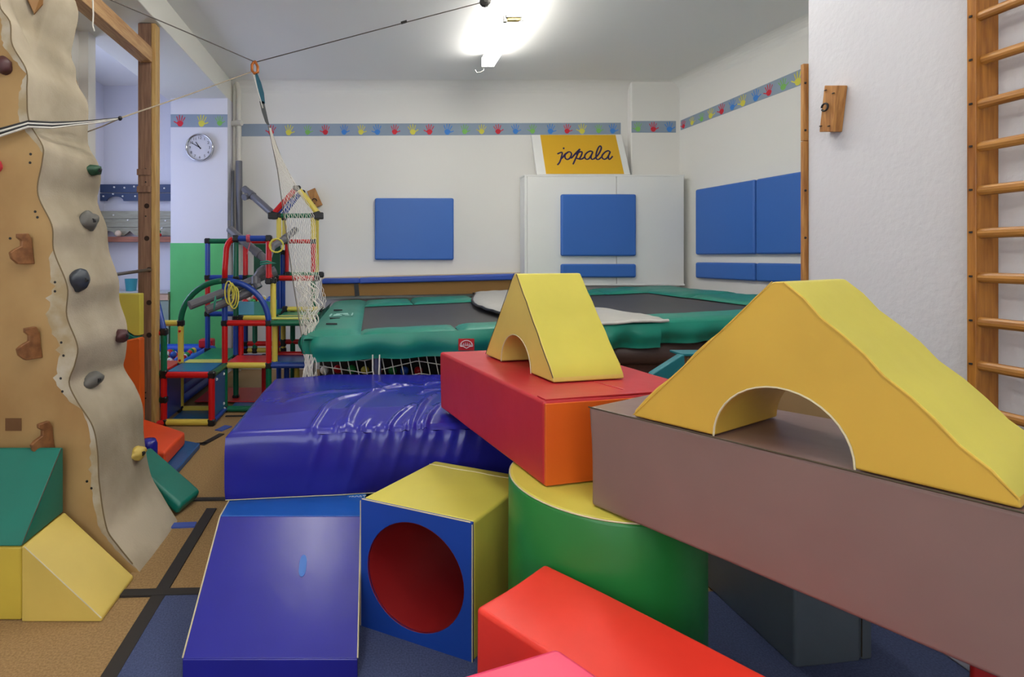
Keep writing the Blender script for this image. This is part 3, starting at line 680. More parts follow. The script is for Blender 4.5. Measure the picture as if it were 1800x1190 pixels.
def vgroove(p):
    # V-shaped hollow at the top
    px = CX+F*p.x/p.y; py = CY-F*(p.z-H)/p.y
    t = (100-py)/100
    if t <= 0: return 0
    l, r_ = 60-48*t, 60+28*t
    if l < px < r_: 
        m = min((px-l)/(r_-l), (r_-px)/(r_-l))*2
        return min(1, m*2.2)*min(.05, .07*t)
    return 0
def sandg(u, v):
    z = ZT*v; p = sand(u, z); g = vgroove(p); p.x -= g*.8; p.y += g*.5
    p += Vector((1, 0, 0))*noise.noise(p*7)*.003; return p
obj('sand_coated_side', grid(sandg, 44, 220), SAND, rcw, smooth=True)
def plyf(u, v):
    z = ZT*v; sx = Sx(z); return Vector((-2.45+(sx+2.45)*u, YS, z))
obj('plywood_front', grid(plyf, 8, 160), PLY, rcw)
bm = new()
grid(lambda u, v: Vector((Bx(ZT*v)+(-2.45-Bx(ZT*v))*u, YBk, ZT*v)), 4, 80, bm)
grid(lambda u, v: sand(v, ZT)+Vector((-2.45-sand(v, ZT).x, 0, 0))*u, 4, 6, bm)
obj('plywood_back', bm, PLY, rcw)
# rope-like seam stitch and lighter filler along the seam
obj('seam_cord', tube([Vector((Sx(ZT*k/150)+.002, YS-.002, ZT*k/150)) for k in range(2, 151)], .003, n=5), mat('seam_dark', (112, 94, 66), .8), rcw)
FILL = mat('filler', (190, 182, 164), .9, rgb2=(166, 148, 114), vscale=9, detail=8)
def filler(y0, y1, wpx, n=26):
    vs = []; fs = []
    for k in range(n+1):
        y = y0+(y1-y0)*k/n; z = zof(y, YS); x = Sx(z); wd = wpx*(max(0,math.sin(math.pi*k/n))**.6)*(1+.45*noise.noise(Vector((k*.7, y0, 0))))*YS/F
        vs += [Vector((x, YS-.0015, z)), Vector((x-wd, YS-.0015, z))]
        if k: fs.append((2*k-2, 2*k-1, 2*k+1, 2*k))
    obj('filler_patch', (vs, fs), FILL, rcw)
filler(0, 130, 16); filler(130, 270, 16); filler(440, 720, 34, 40); filler(720, 1000, 14, 40)
# brown inlay in the V hollow
vs = [Vector((p.x+.012, p.y-.012, p.z)) for p in [sandg(u, v) for u, v in ((.20, .985), (.52, .985), (.50, .955), (.44, .935), (.36, .95))]]
obj('plywood_inlay', extrude(vs, Vector((-.012, .02, 0))), mat('plywood_dark', (140, 100, 54), .6), rcw)
# wooden holds
HW = grain('hold_wood', (140, 94, 54), (112, 70, 38), (6, 6, 6))
HP = [(125,385),(195,380),(215,420),(222,500),(235,580),(130,580),(90,545),(80,505),(105,485),(150,465),(150,430),(125,410)]
for cx, cy, sc in ((62, 448, 1.0), (76, 612, 1.05), (98, 775, 1.0)):
    d = Vector((-.5, -.87, 0)).normalized(); th = Vector((.87, -.5, 0))*.022
    base = Vector(((cx-CX)*YS/F, YS, zof(cy, YS)))
    prof = [base+d*(235-x)/3.72*.00245*sc+Vector((0, 0, (580-y-60)/3.72*.00255*sc)) for x, y in HP]
    obj('wooden_hold', extrude(prof, -th), HW, rcw, bevel=.004)
# square pocket
pk = [Vector(((x-CX)*YS/F, YS-.001, zof(y, YS))) for x, y in ((10, 757), (38, 757), (38, 735), (10, 735))]
obj('square_pocket', extrude(pk, (0, -.002, 0)), mat('pocket_brown', (104, 70, 38), .8), rcw)
for x, y in ((18, 419), (108, 602), (112, 625), (107, 665), (110, 688), (153, 846), (161, 858), (62, 372), (66, 382), (97, 496), (97, 512), (54, 271), (53, 286)):
    p = Vector(((x-CX)*YS/F, YS, zof(y, YS))); obj('bolt_hole', lathe(p, [(.006, 0), (.006, .002)], n=8, axis='y'), BLACK, rcw)
# resin holds
def hold(x, y, sx, sz, m, seed, onply=False):
    # find the surface point on the sand side for this direction
    if onply: c = Vector(((x-CX)*YS/F, YS, zof(y, YS))); nrm = Vector((0, -1, 0))
    else:
        best = None
        for k in range(61):
            u = k/60; Yq = YS+(YBk-YS)*u; z = zof(y, Yq); p = sand(u, z); px = CX+F*p.x/p.y
            if best is None or abs(px-x) < best[0]: best = (abs(px-x), p, u)
        c = best[1]; nrm = Vector((.97, -.25, 0))
    bm = new(); bmesh.ops.create_icosphere(bm, subdivisions=3, radius=1)
    t = nrm.cross(Vector((0, 0, 1))).normalized()
    for v in bm.verts:
        n = 1+.28*noise.noise(v.co*1.3+Vector((seed, 0, 0)))+.10*noise.noise(v.co*3+Vector((seed, 3, 0)))
        q = v.co*n; v.co = c+t*q.x*sx+Vector((0, 0, 1))*q.z*sz+nrm*(q.y*.035+.012)
    o = obj('climbing_hold', bm, m, rcw, smooth=True)
    obj('bolt', lathe(c+nrm*.042, [(.011, -.01), (.011, .006), (.004, .006)], n=10, axis='y'), BLACK, o)
RM = mat('maroon_resin', (74, 40, 42), .5); RGy = mat('grey_resin', (96, 94, 88), .5); RSl = mat('slate_resin', (50, 56, 64), .4)
RGn = mat('green_resin', (34, 74, 50), .5); RYe = mat('yellow_resin', (190, 164, 78), .5)
hold(8, 117, .042, .04, RM, 1, True); hold(162, 299, .045, .03, RGn, 2); hold(151, 388, .058, .05, RGy, 3); hold(137, 492, .055, .05, RSl, 4)
hold(210, 590, .042, .034, RM, 5); hold(160, 668, .058, .037, RGy, 6); hold(238, 796, .048, .034, RYe, 7); hold(-2, 292, .02, .025, mat('pink_resin', (220, 60, 80), .5), 8, True)

# ================================================================== POST, ALCOVE SHELVES
rpo = root('wooden_post', (-1.86, 4.45, 0), 'tall weathered wooden post with drilled holes beside climbing wall', 'post')
obj('post_beam', prism([(-1.92, 4.42), (-1.815, 4.42), (-1.815, 4.52), (-1.92, 4.52)], 0, 3.325), POSTW, rpo, bevel=.004)
obj('side_board', box(-1.813, -1.777, 4.425, 4.515, 0, 3.325), grain('raw_pine', (206, 170, 106), (180, 140, 82), (14, 14, 1.0)), rpo, bevel=.003)
for y in (362, 419, 474, 532, 589):
    p = P(258 if y < 450 else 262, y, 4.42); obj('drilled_hole', lathe(p+Vector((0, 0, 0)), [(.021, -.001), (.021, .002)], n=14, axis='y'), mat('hole_dark', (48, 30, 20), .9), rpo)
for y in (297, 320, 380, 690, 700): obj('screw', lathe(P(256, y, 4.42), [(.007, -.001), (.006, .003)], n=8, axis='y'), DARKM, rpo)
obj('nailed_block', box(-1.925, -1.808, 4.408, 4.421, 1.94, 1.99), POSTW, rpo, bevel=.002)
obj('nailed_block', box(-1.925, -1.808, 4.408, 4.421, 2.08, 2.13), POSTW, rpo, bevel=.002)
rb_ = tag(obj('ceiling_joist', box(-1.90, -1.80, 2.0, 4.419, 3.0, 3.12), PINEX, bevel=.004), 'horizontal pine joist running from the wooden post overhead', 'beam')
tag(obj('climbing_bar', tube([P(264, 474, 4.41), P(206, 482, 4.0), P(150, 490, 3.4)], .013, n=10), METAL, smooth=True), 'thin steel bar running from post to climbing wall', 'bar')
# shelf boards in the alcove
rsh = root('board_rack', (-2.9, 6.8, 1.5), 'navy and pale green notched boards on the alcove wall', 'wall rack')
NAVB = mat('navy_board', (46, 66, 104), .5, var=.1); PALE = mat('pale_board_green', (170, 170, 150), .6, rgb2=(150, 148, 128), vscale=6, stretch=(1, 8, 8))
def notched(y0, y1, m, notches=(), x0=168, x1=301, Y=6.8, nm='board'):
    bot = [P(x0, y1, Y)]
    for kind, xc, wd, hh in notches:
        if kind == 'arc':
            for k in range(9): t = math.pi*k/8; bot.append(P(xc-wd*math.cos(t), y1-hh*math.sin(t), Y))
        else: bot += [P(xc-wd, y1, Y), P(xc, y1-hh, Y), P(xc+wd, y1, Y)]
    bot.append(P(x1, y1, Y)); poly = bot+[P(x1, y0, Y), P(x0, y0, Y)]
    b = extrude(poly, (0, .03, 0)); bmesh.ops.triangulate(b, faces=[f for f in b.faces if len(f.verts) > 4]); return obj(nm, b, m, rsh)
notched(324, 338, NAVB); notched(340, 353, NAVB, [('arc', 202, 15, 8)])
notched(371, 384.3, PALE); notched(385, 399.3, PALE); notched(400, 414, PALE, [('arc', 192, 9, 8), ('v', 228, 10, 8)])
for x, y in ((201, 329), (219, 330), (236, 328), (182, 345), (216, 345), (238, 345), (289, 331), (199, 341), (200, 378), (225, 387), (279, 375), (291, 388), (285, 401)):
    obj('peg', lathe(P(x, y, 6.8), [(.012, -.002), (.01, .012)], n=8, axis='y'), WHITE, rsh)
obj('shelf', extrude([P(165, 425, 6.7), P(301, 425, 6.7), P(301, 416, 6.7), P(165, 416, 6.7)], (0, .19, 0)), grain('mahogany_shelf', (168, 100, 70), (136, 78, 52), (1, 10, 10)), rsh)
for nm, x, y, rad, m, lab in (('ball', 208, 408, .04, mat('cream_toy', (230, 206, 180), .5), 'small cream ball on the brown alcove shelf'), ('ball', 281, 412, .022, QR, 'small red ball on the brown alcove shelf'), ('ball', 280, 403, .02, QGp, 'small green ball on the brown alcove shelf')):
    bm = new(); bmesh.ops.create_icosphere(bm, subdivisions=2, radius=rad)
    c = P(x, 416, 6.72); bmesh.ops.translate(bm, verts=bm.verts, vec=(c.x, c.y, c.z+rad+(.042 if 'green' in lab else 0))); tag(obj(nm, bm, m, smooth=True), lab, 'ball')
rsd = root('sideboard', (-2.9, 6.6, 0), 'pale grey green low cupboard with pine edge in alcove', 'cupboard')
z0 = H-(513-CY)*6.5/F
obj('body', box(-3.4, -2.46, 6.51, 6.89, 0, z0-.10), mat('sage_paint', (160, 182, 172), .6), rsd)
obj('pine_edge', box(-3.4, -2.46, 6.495, 6.89, z0-.10, z0-.02), mat('pale_pine', (222, 190, 166), .6), rsd)
obj('top', box(-3.42, -2.455, 6.48, 6.89, z0-.02, z0), mat('grey_top', (196, 198, 198), .5), rsd)
tag(obj('toy_bin', lathe((-2.985, 6.68, z0+.001), [(.06, 0), (.075, .15), (.068, .15), (.055, .02)], n=20), mat('aqua_plastic', (60, 150, 166), .4)), 'small aqua bin on the alcove cupboard', 'bin')
# yellow and orange foam by the post
yf = [(190,516),(246,516),(246,590),(236,590),(226,584),(216,568),(205,545),(190,530)]
tag(obj('foam_shape', extrude([P(x, y, 4.31) for x, y in yf], (0, .08, 0)), VY, bevel=.008), 'yellow curved foam panel standing left of the wooden post', 'foam block')
gf = [(190, 762), (244, 762), (244, 591.5), (235, 591.5), (225, 585.5), (215, 569.5), (204, 546.5), (190, 532)]
tag(obj('foam_shape', extrude([P(x, y, 4.31) for x, y in gf], (0, .08, 0)), VT, bevel=.008), 'green foam panel between yellow panel and orange panel', 'foam block')
o_ = [(190, 770), (247, 765), (246, 597), (243, 594), (190, 606)]
tag(obj('foam_shape', extrude([P(x, y, 4.2) for x, y in o_], (0, .09, 0)), VO, bevel=.012), 'orange foam panel standing behind the climbing wall edge', 'foam block')

# ================================================================== CLIMBING FRAME
a0_, a1, a2, a3 = -1.746, -1.346, -.946, -.546
r0, r1, r2, r3 = 4.52, 4.92, 5.32, 5.72
L = [.03, .425, .81, 1.195, 1.58]
rf = root('jungle_gym', (-1.35, 5.2, 0), 'colourful plastic tube climbing frame with house-shaped tower', 'climbing frame')
TR = .027
def tb(m, p, q, r=TR, nm='tube'): 
    p, q = Vector(p), Vector(q); d = (q-p).normalized()*.02
    obj(nm, tube([p+d, (p+q)/2, q-d], r, n=12), m, rf)
    for e in (p, q): conns.add((round(e.x, 3), round(e.y, 3), round(e.z, 3)))
conns = set()
def pn(m, x0, x1, y0, y1, z0, z1, nm='panel'): obj(nm, box(x0, x1, y0, y1, z0, z1), m, rf, bevel=.004)
# front cube
for m, p, q in ((QR, (a0_, r0, L[0]), (a0_, r0, L[1])), (QR, (a1, r0, L[0]), (a1, r0, L[1])), (QR, (a0_, r0, L[1]), (a1, r0, L[1])), (QY, (a0_, r0, L[0]), (a1, r0, L[0])),
    (QG, (a1, r0, L[1]), (a1, r1, L[1])), (QB, (a1, r0, L[0]), (a1, r1, L[0])), (QR, (a0_-.06, r0-.1, L[0]), (a0_, r0, L[0])), (QG, (a0_, r0, L[1]), (a0_, r0, .785)),
    (QR, (a0_, r0, .785), (a0_-.4, r0-.05, .72)), (QB, (a0_, r0, .785), (a0_-.13, r0+.1, 1.16)), (QY, (a0_-.4, r1, L[2]), (a0_, r1, L[2])), (QY, (a0_, r1, L[0]), (a0_, r1, L[1])), (QY, (a0_, r1, L[1]), (a0_, r1, L[2])),
    (QG, (a0_-.4, r0, .44), (a0_, r0, .44)), (QG, (a0_-.4, r0, .22), (a0_, r0, .22)), (QY, (a0_, r1, L[0]), (a1, r1, L[0])),
    # row r1
    (QG, (a1, r1, L[0]), (a1, r1, L[1])), (QR, (a1, r1, L[1]), (a1, r1, L[2])), (QB, (a1, r1, L[2]), (a1, r1, L[3])), (QG, (a2, r1, L[0]), (a2, r1, L[1])), (QR, (a2, r1, L[1]), (a2, r1, L[2])),
    (QR, (a1, r1, L[2]), (a2, r1, L[2])), (QY, (a1, r1, L[1]), (a2, r1, L[1])), (QG, (a1, r1, L[0]), (a2, r1, L[0])), (QB, (a2, r1, L[1]), (a3, r1, L[1])), (QG, (a2, r1, L[2]), (a3, r1, L[2])), (QG, (a2, r1+.2, L[2]+.015), (a3, r1+.2, L[2]+.015)),
    (QY, (a2+.045, r1+.06, L[1]), (a2+.045, r1+.06, L[2])), (QY, (a2+.03, r1+.06, L[2]), (a2+.03, r1+.06, L[3])), (QR, (a2, r1, L[3]), (a2, r1, L[4])), (QB, (a1+.1, r1, L[4]), (a2, r1, L[4])),
    # row r2, r3
    (QB, (a1, r2, L[1]), (a1, r2, L[2])), (QG, (a1, r2, L[2]), (a1, r2, L[3])), (QG, (a1, r2, L[3]), (a1, r2, L[4])), (QY, (a1, r2, L[2]), (a2, r2, L[2])), (QB, (a1, r2, L[1]), (a2, r2, L[1])), (QR, (a1+.05, r2, L[1]), (a1+.05, r2, L[2])),
    (QR, (a2, r2, L[1]), (a2, r2, L[2])), (QG, (a1, r2, L[0]), (a1, r2, L[1])), (QR, (a2-.12, r2, L[0]), (a2-.12, r2, L[1])), (QB, (a2+.1, r2, L[0]), (a2+.1, r2, L[1])), (QY, (a2+.2, r2, L[0]), (a2+.2, r2, L[1])),
    (QB, (a0_, r3, L[3]), (a0_, r3, L[4])), (QR, (a0_, r3, L[2]), (a0_, r3, L[3])), (QB, (a0_, r3, L[1]), (a0_, r3, L[2])), (QG, (a0_, r3, L[4]), (a1, r3, L[4])), (QB, (a0_, r3, L[3]), (a1, r3, L[3])), (QB, (a0_, r3, L[2]), (a1, r3, L[2])),
    (QR, (a1, r3, L[3]), (a1, r3, L[4])), (QG, (a1, r3, L[3]), (a2, r3, L[3])), (QR, (a1, r3, L[4]), (a2, r3, L[4])), (QB, (a1, r3, L[1]), (a1, r3, L[2])), (QG, (a1+.1, r3, L[1]), (a1+.1, r3, L[2])), (QY, (a2, r3, L[1]), (a2, r3, L[2])), (QG, (a2+.1, r3, L[0]), (a2+.1, r3, L[2])),
    (QR, (a2, r3, L[1]+.09), (a3, r3, L[1]+.09)), (QR, (a2-.05, r2, L[1]+.03), (a3+.05, r2, L[1]+.03)), (QY, (a1, r3, L[1]+.0), (a2, r3, L[1]+.0)), (QR, (a1, r3, L[1]+.07), (a2, r3, L[1]+.07)),
    (QR, (a2-.03, 5.5, L[3]), (a3-.02, 5.5, L[3])), (QG, (a2+.05, 5.72, L[3]+.03), (a3, 5.72, L[3]+.03)), (QY, (a2+.02, 5.72, L[2]+.05), (a3, 5.72, L[2]+.05)), (QY, (a2, r2, L[2]+.0), (a3, r2, L[2]+.0))):
    tb(m, p, q)
# arcs
obj('curved_tube', tube([(a1-.4*math.cos(t), r1, L[2]+.385*math.sin(t)) for t in [math.pi/2*k/12 for k in range(13)]], TR, n=12), QG, rf, smooth=True)
obj('curved_tube', tube([(a1+.4*math.sin(t), r1, L[2]+.385*math.cos(t)) for t in [math.pi/2*k/12 for k in range(13)]], TR, n=12), QB, rf, smooth=True)
cr = [(a1, r1, L[3]), (a1+.002, r1, L[3]+.12), (a1+.01, r1, L[3]+.22)]+[(a1+.10-.088*math.cos(t), r1, L[4]-.12+.12*math.sin(t)) for t in [math.pi/2*k/6 for k in range(7)]]
obj('curved_tube', tube(cr, TR, n=12), QR, rf, smooth=True)
# panels
pn(QBp, a0_+.02, a1-.02, r0+.02, r1-.02, L[1]+.005, L[1]+.028); pn(QBp, a0_+.02, a1-.02, r0+.02, r1-.02, .002, .02); pn(QBp, a1-.012, a1+.012, r0+.03, r1-.03, L[0]+.03, L[1]-.03)
pn(QYp, a0_+.02, a1-.02, r1+.02, r1+.16, L[1]+.005, L[1]+.026); pn(QGp, a0_+.05, a1-.02, r1+.165, r3-.02, L[1]+.005, L[1]+.026)
pn(QRp, a1+.02, a2-.02, r1+.03, r2-.03, L[1]+.005, L[1]+.026); pn(QBp, a2+.02, a3, r1+.03, r2-.03, L[1]+.0, L[1]+.026)
pn(QRp, a0_-.42, a0_-.02, r0+.03, r1+.1, L[1]+.005, L[1]+.026); pn(QGp, a1+.02, a2-.02, r2+.03, r3+.3, L[2]+.005, L[2]+.026); pn(QGp, a2+.02, a3, r1+.03, r3, L[2]+.005, L[2]+.022); pn(QYp, a2+.02, a3, r1+.02, r1+.09, L[2]+.03, L[2]+.045)
pn(QDk, a1+.09, a2-.03, r3-.012, r3+.012, L[3]+.03, L[4]-.03); pn(QBp, a1+.03, a2-.03, r1+.03, r3, .004, .02); pn(QRp, a1-.36, a2, r1+.25, r3, .021, .03); pn(QB, a0_-.012, a0_+.012, r0+.05, r1-.03, .04, L[1]-.03)
# tower
tX0, tX1, tY = -1.045, -.662, 6.02
zt0, zt1, zap = 1.585, 1.872, 2.175
for m, p, q, r_ in ((QY, (tX0, tY, zt0-.1), (tX0, tY, zt1), .028), (QY, (tX1, tY, zt0), (tX1, tY, zt1), .028), (QR, (tX0+.05, tY, zt0), (tX1, tY, zt0), .024), (QR, (tX1, tY, L[3]), (tX1, tY, zt0), .026), (QG, (tX0, tY, zt1), (tX1, tY, zt1), .027),
    (QR, (tX0-.06, tY, zt1+.02), (-.855, tY, zap), .03), (QY, (-.83, tY, zap), (tX1+.05, tY, zt1+.02), .028), (QB, (tX0-.03, tY+.38, zt1+.02), (-.855, tY+.38, zap), .028), (QY, (-.83, tY+.38, zap), (tX1+.05, tY+.38, zt1+.02), .028),
    (QG, (-.845, tY, zap), (-.845, tY+.38, zap), .024), (QY, (tX0, tY+.38, zt0), (tX0, tY+.38, zt1), .026), (QY, (tX1, tY+.38, L[3]), (tX1, tY+.38, zt1), .026), (QB, (tX0-.02, tY-.02, L[2]), (tX0-.02, tY-.02, 1.48), .036), (QB, (tX0+.035, tY+.05, L[2]), (tX0+.035, tY+.05, 1.46), .03),
    (QR, (tX0+.09, tY, L[3]+.02), (tX0+.09, tY, zt0), .022), (QB, (tX0, tY, .03), (tX0, tY, L[2]), .028), (QG, (tX1, tY, .03), (tX1, tY, L[3]), .028), (QB, (tX0-.06, tY+.03, zt1-.01), (-.9, tY+.03, zap-.07), .03)):
    tb(m, p, q, r_)
for x in (tX0-.06, tX1+.06): obj('end_cap', box(x-.055, x+.055, tY-.05, tY+.03, zt1-.04, zt1+.035), BLACK, rf, bevel=.01)
CB = new(); bmesh.ops.create_cube(CB, size=.062); bmesh.ops.bevel(CB, geom=list(CB.edges), offset=.012, segments=1, affect='EDGES')
cme = bpy.data.meshes.new('connector'); CB.to_mesh(cme); CB.free(); cme.materials.append(BLACK)
for i, c in enumerate(sorted(conns)):
    o = bpy.data.objects.new('connector', cme); COL.objects.link(o); o.parent = rf; o.location = Vector(c)-ORG[rf.name]
    if c[0] < a0_-.1: o.scale = (.8, .8, .8)
for x, y, z in ((a1+.012, r0+.1, L[1]-.06), (a1+.012, r1-.08, L[1]-.06), (a1+.012, r1-.08, .1), (a1+.012, r1-.06, .05), (a0_, r1-.028, L[2]-.07), (a0_, r1-.028, L[1]+.05)):
    obj('screw_cap', lathe((x, y, z), [(.011, -.008), (.011, .008)], n=8, axis='y'), WHITE if x > a0_+.1 else QR, rf)

# balls: one mesh per colour, copies
BALLC = {'red': mat('ball_red', (206, 30, 36), .3), 'green': mat('ball_green', (40, 150, 70), .3), 'blue': mat('ball_blue', (44, 92, 190), .3), 'yellow': mat('ball_yellow', (230, 210, 80), .3), 'white': mat('ball_white', (232, 230, 226), .3)}
BME = {}
for k, m in BALLC.items():
    bm = new(); bmesh.ops.create_icosphere(bm, subdivisions=3, radius=.033); me = bpy.data.meshes.new('ball'); bm.to_mesh(me); bm.free(); me.materials.append(m); me.shade_smooth(); BME[k] = me
def ball(c, colr, where, grp, s=1.0):
    o = bpy.data.objects.new('play_ball', BME[colr]); COL.objects.link(o); o.location = c; o.scale = (s, s, s)
    tag(o, colr+' plastic play ball '+where, 'ball', grp)
# box of balls on the platform
rbx = root('storage_box', (-1.16, 5.5, L[2]+.027), 'light blue fabric box full of balls on the climbing frame', 'box')
bz = L[2]+.027; bX0, bX1, bY0, bY1 = -1.335, -.995, 5.38, 5.62
for n, (x0, x1, y0, y1) in enumerate(((bX0, -1.18, bY0, bY0+.012), (-1.18, bX1, bY0, bY0+.012), (bX0, bX1, bY1-.012, bY1), (bX0, bX0+.012, bY0+.012, bY1-.012), (bX1-.012, bX1, bY0+.012, bY1-.012))):
    obj('side', box(x0, x1, y0, y1, bz, bz+.13), mat('box_light_blue', (112, 186, 220), .7) if n == 0 else mat('box_teal', (80, 160, 150), .7), rbx)
obj('bottom', box(bX0+.012, bX1-.012, bY0+.012, bY1-.012, bz, bz+.08), MATS['box_teal'], rbx)
cl = list(BALLC); rnd = random.Random(5)
seq = ['red', 'green', 'yellow', 'blue', 'white', 'red', 'yellow', 'blue', 'red', 'green', 'white', 'white']
for i in range(12):
    ix, iy = i % 4, i//4; ball((bX0+.052+ix*.078+(.01 if iy % 2 else 0), bY0+.05+iy*.067, bz+.115+.025*(iy > 0)+rnd.uniform(0, .012)), seq[i], 'in the light blue box', 'balls in the light blue box')
# ball pool
rpl = root('ball_pool', (-2.15, 5.55, 0), 'blue inflatable ball pool left of the climbing frame', 'ball pool')
px0, px1, py0, py1 = -2.6, -1.83, 5.05, 6.2
bm = new(); rad = .06; ring = []
for cx_, cy_, a_ in ((px1-.1, py0+.1, -90), (px1-.1, py1-.1, 0), (px0+.1, py1-.1, 90), (px0+.1, py0+.1, 180)):
    for k in range(5): t = math.radians(a_+k*22.5); ring.append((cx_+.1*math.cos(t), cy_+.1*math.sin(t)))
for zz, nm in ((.07, 'inflated_ring'), (.16, 'inflated_ring'), (.25, 'inflated_ring'), (.35, 'inflated_ring')):
    obj(nm, tube([(x, y, zz) for x, y in ring+ring[:2]], .065, n=10, caps=False), mat('pool_blue', (24, 84, 206), .35), rpl, smooth=True)
obj('pool_floor', box(px0+.05, px1-.05, py0+.05, py1-.05, .0, .03), MATS['pool_blue'], rpl)
obj('corner_grip', box(px1-.14, px1+.02, py1-.10, py1+.03, .38, .48), mat('grip_red', (206, 40, 54), .4), rpl, bevel=.02)
n = 0
for iy in range(13):
    for ix in range(8):
        if n > 70: break
        if not 268 < CX+F*(px0+.16+ix*.072)/(py0+.14+iy*.072) < 348: continue
        ball((px0+.16+ix*.072+rnd.uniform(-.01, .01), py0+.14+iy*.072+rnd.uniform(-.01, .01), .30+rnd.uniform(-.03, .07)), rnd.choice(['red', 'red', 'white', 'white', 'yellow', 'blue', 'green']), 'in the blue inflatable pool', 'balls in the ball pool', 1.05); n += 1
obj('filling', box(px0+.08, px1-.08, py0+.08, py1-.08, .03, .26), mat('pool_filling', (150, 70, 70), .6), rpl, kind='stuff')

# grey pipes tied to the frame
def pipe(pts, r, lab, collars=()):
    rr_ = root('marble_pipe', pts[0], lab, 'pipe')
    obj('pipe', tube(pts, r, n=14), GREYP, rr_, smooth=False)
    for k, t in collars:
        a, b = Vector(pts[k]), Vector(pts[k+1]); c = a+(b-a)*t; d = (b-a).normalized()
        obj('collar', tube([c-d*.035, c+d*.035], r*1.16, n=14), GREYP, rr_)
    return rr_
pipe([P(404, 403, 5.25), P(432, 427, 5.1), P(462, 452, 5.0), P(469, 462, 4.98), P(466, 472, 4.98), P(456, 480, 4.98), P(450, 489, 4.98), P(450, 497, 4.97), P(455, 506, 4.96)], .037, 'grey pipe with elbows slanting down over the climbing frame', ((1, .7), (4, .5), (6, .5)))
pipe([P(333, 537, 4.72), P(410, 508, 4.98), P(484, 476, 5.1)], .04, 'long straight grey pipe across the climbing frame, upper of two', ((1, .93),))
pipe([P(363, 545, 4.80), P(420, 522, 4.97), P(446, 510, 5.0)], .038, 'grey pipe under the long pipe on the climbing frame', ((1, .5),))
pipe([P(468, 462, 5.1), P(478, 434, 5.3), P(500, 420, 5.6), P(520, 404, 5.9)], .035, 'grey pipe rising to the house tower', ((2, .1),))
pp = pipe([P(430, 332, 6.5), P(455, 354, 6.3), P(482, 378, 6.15)], .042, 'grey pipe with tee piece leaning above the climbing frame', ((0, .5),))
obj('tee_branch', tube([P(441, 342, 6.45), P(429, 347, 6.35)], .04, n=12), GREYP, pp)
# ties
def tie(pts, r, m, lab): tag(obj('tie_cord', tube(pts, r, n=6), m), lab, 'cord')
def loop(c, rx, rz, turns, dx=.0, dz=.0, n=14, ph=0): 
    c = Vector(c); return [c+Vector((rx*math.cos(t)+dx*t, -.05+.0*t-.02*math.sin(t*.5), rz*math.sin(t)+dz*t)) for t in [ph+2*math.pi*k/n for k in range(int(n*turns)+1)]]
YCORD = mat('yellow_cord', (214, 204, 84), .7); PKCORD = mat('pink_cord', (206, 90, 110), .7); TCORD = mat('teal_cord', (50, 140, 120), .7)
tie(loop(P(404, 512, 4.88), .035, .10, 3.5, .003, -.003), .0065, YCORD, 'yellow rope coil tied on the blue climbing frame post')
tie(loop(P(488, 432, 4.86), .06, .06, 1.6), .008, YCORD, 'yellow cord looped on frame by the house tower')
def wind(c, axis, r, turns, pitch, n=14):
    c, ax = Vector(c), Vector(axis).normalized(); u = ax.cross(Vector((0, 1, .01))).normalized(); v = ax.cross(u)
    return [c+u*r*math.cos(t)+v*r*math.sin(t)+ax*pitch*(t/(2*math.pi)-turns/2) for t in [2*math.pi*k/n for k in range(int(n*turns)+1)]]
w1 = wind((P(437, 421, r1).x, r1, L[4]), (1, 0, 0), .033, 3.5, .009); tie(w1+[w1[-1]+Vector((-.01, -.02, -.05)), w1[-1]+Vector((-.025, -.02, -.11))], .0042, PKCORD, 'pink striped cord tied on blue top bar')
pa, pb = P(410, 508, 4.98), P(484, 476, 5.1); w2 = wind(pa.lerp(pb, .84), pb-pa, .047, 5, .011); tie(w2+[w2[-1]+Vector((.02, -.02, -.06)), w2[-1]+Vector((.03, -.02, -.12))], .0045, PKCORD, 'pink striped cord wound round the long pipe end')
tie([P(458, 461, 4.9), P(470, 459, 4.86), P(484, 463, 4.88), P(470, 463, 4.86), P(458, 465, 4.9)], .009, TCORD, 'teal band tied round pipe and red tube')
tie([P(379, 520, 4.75), P(377, 530, 4.72), P(376, 545, 4.74), P(380, 525, 4.76)], .006, TCORD, 'teal string hanging from the lower grey pipe')

# ================================================================== TRAMPOLINES
def tz(x): return .90+.046*x
def tp(x, y, dz=0): return Vector((x, y, tz(x)+dz))
def padm(x0, x1, y0, y1, th, nm, m, par, seed, amp=.010):
    bm = new()
    def f(u, v):
        x = x0+(x1-x0)*u; y = y0+(y1-y0)*v; e = min(1, min(u, 1-u)*14*(x1-x0), min(v, 1-v)*14*(y1-y0))
        return tp(x, y, th*(e**.5)+amp*e*noise.noise(Vector((x*5, y*5, seed))))
    grid(f, 24, 24, bm)
    grid(lambda u, v: tp(x0+(x1-x0)*u, y0+(y1-y0)*v, -.012), 1, 1, bm)
    return obj(nm, bm, m, par, smooth=True)
def skirt(pts, drop, par, seed, m=TEAL, amp=.035):
    pts = [Vector(p) for p in pts]
    def f(u, v):
        s = u*(len(pts)-1); i = min(int(s), len(pts)-2); p = pts[i].lerp(pts[i+1], s-i); d = (pts[i+1]-pts[i]).normalized(); nrm = Vector((d.y, -d.x, 0))
        wv = noise.noise(Vector((u*9, seed, v*.6)))*amp*v+.02*v*math.sin(u*37+seed)
        return p+nrm*(.025*math.sin(math.pi*min(1, v*1.2))+wv)+Vector((0, 0, .012-v*(drop*(1+.15*noise.noise(Vector((u*5, seed+3, 0)))))))
    return obj('skirt', grid(f, 70, 8), m, par, smooth=True)
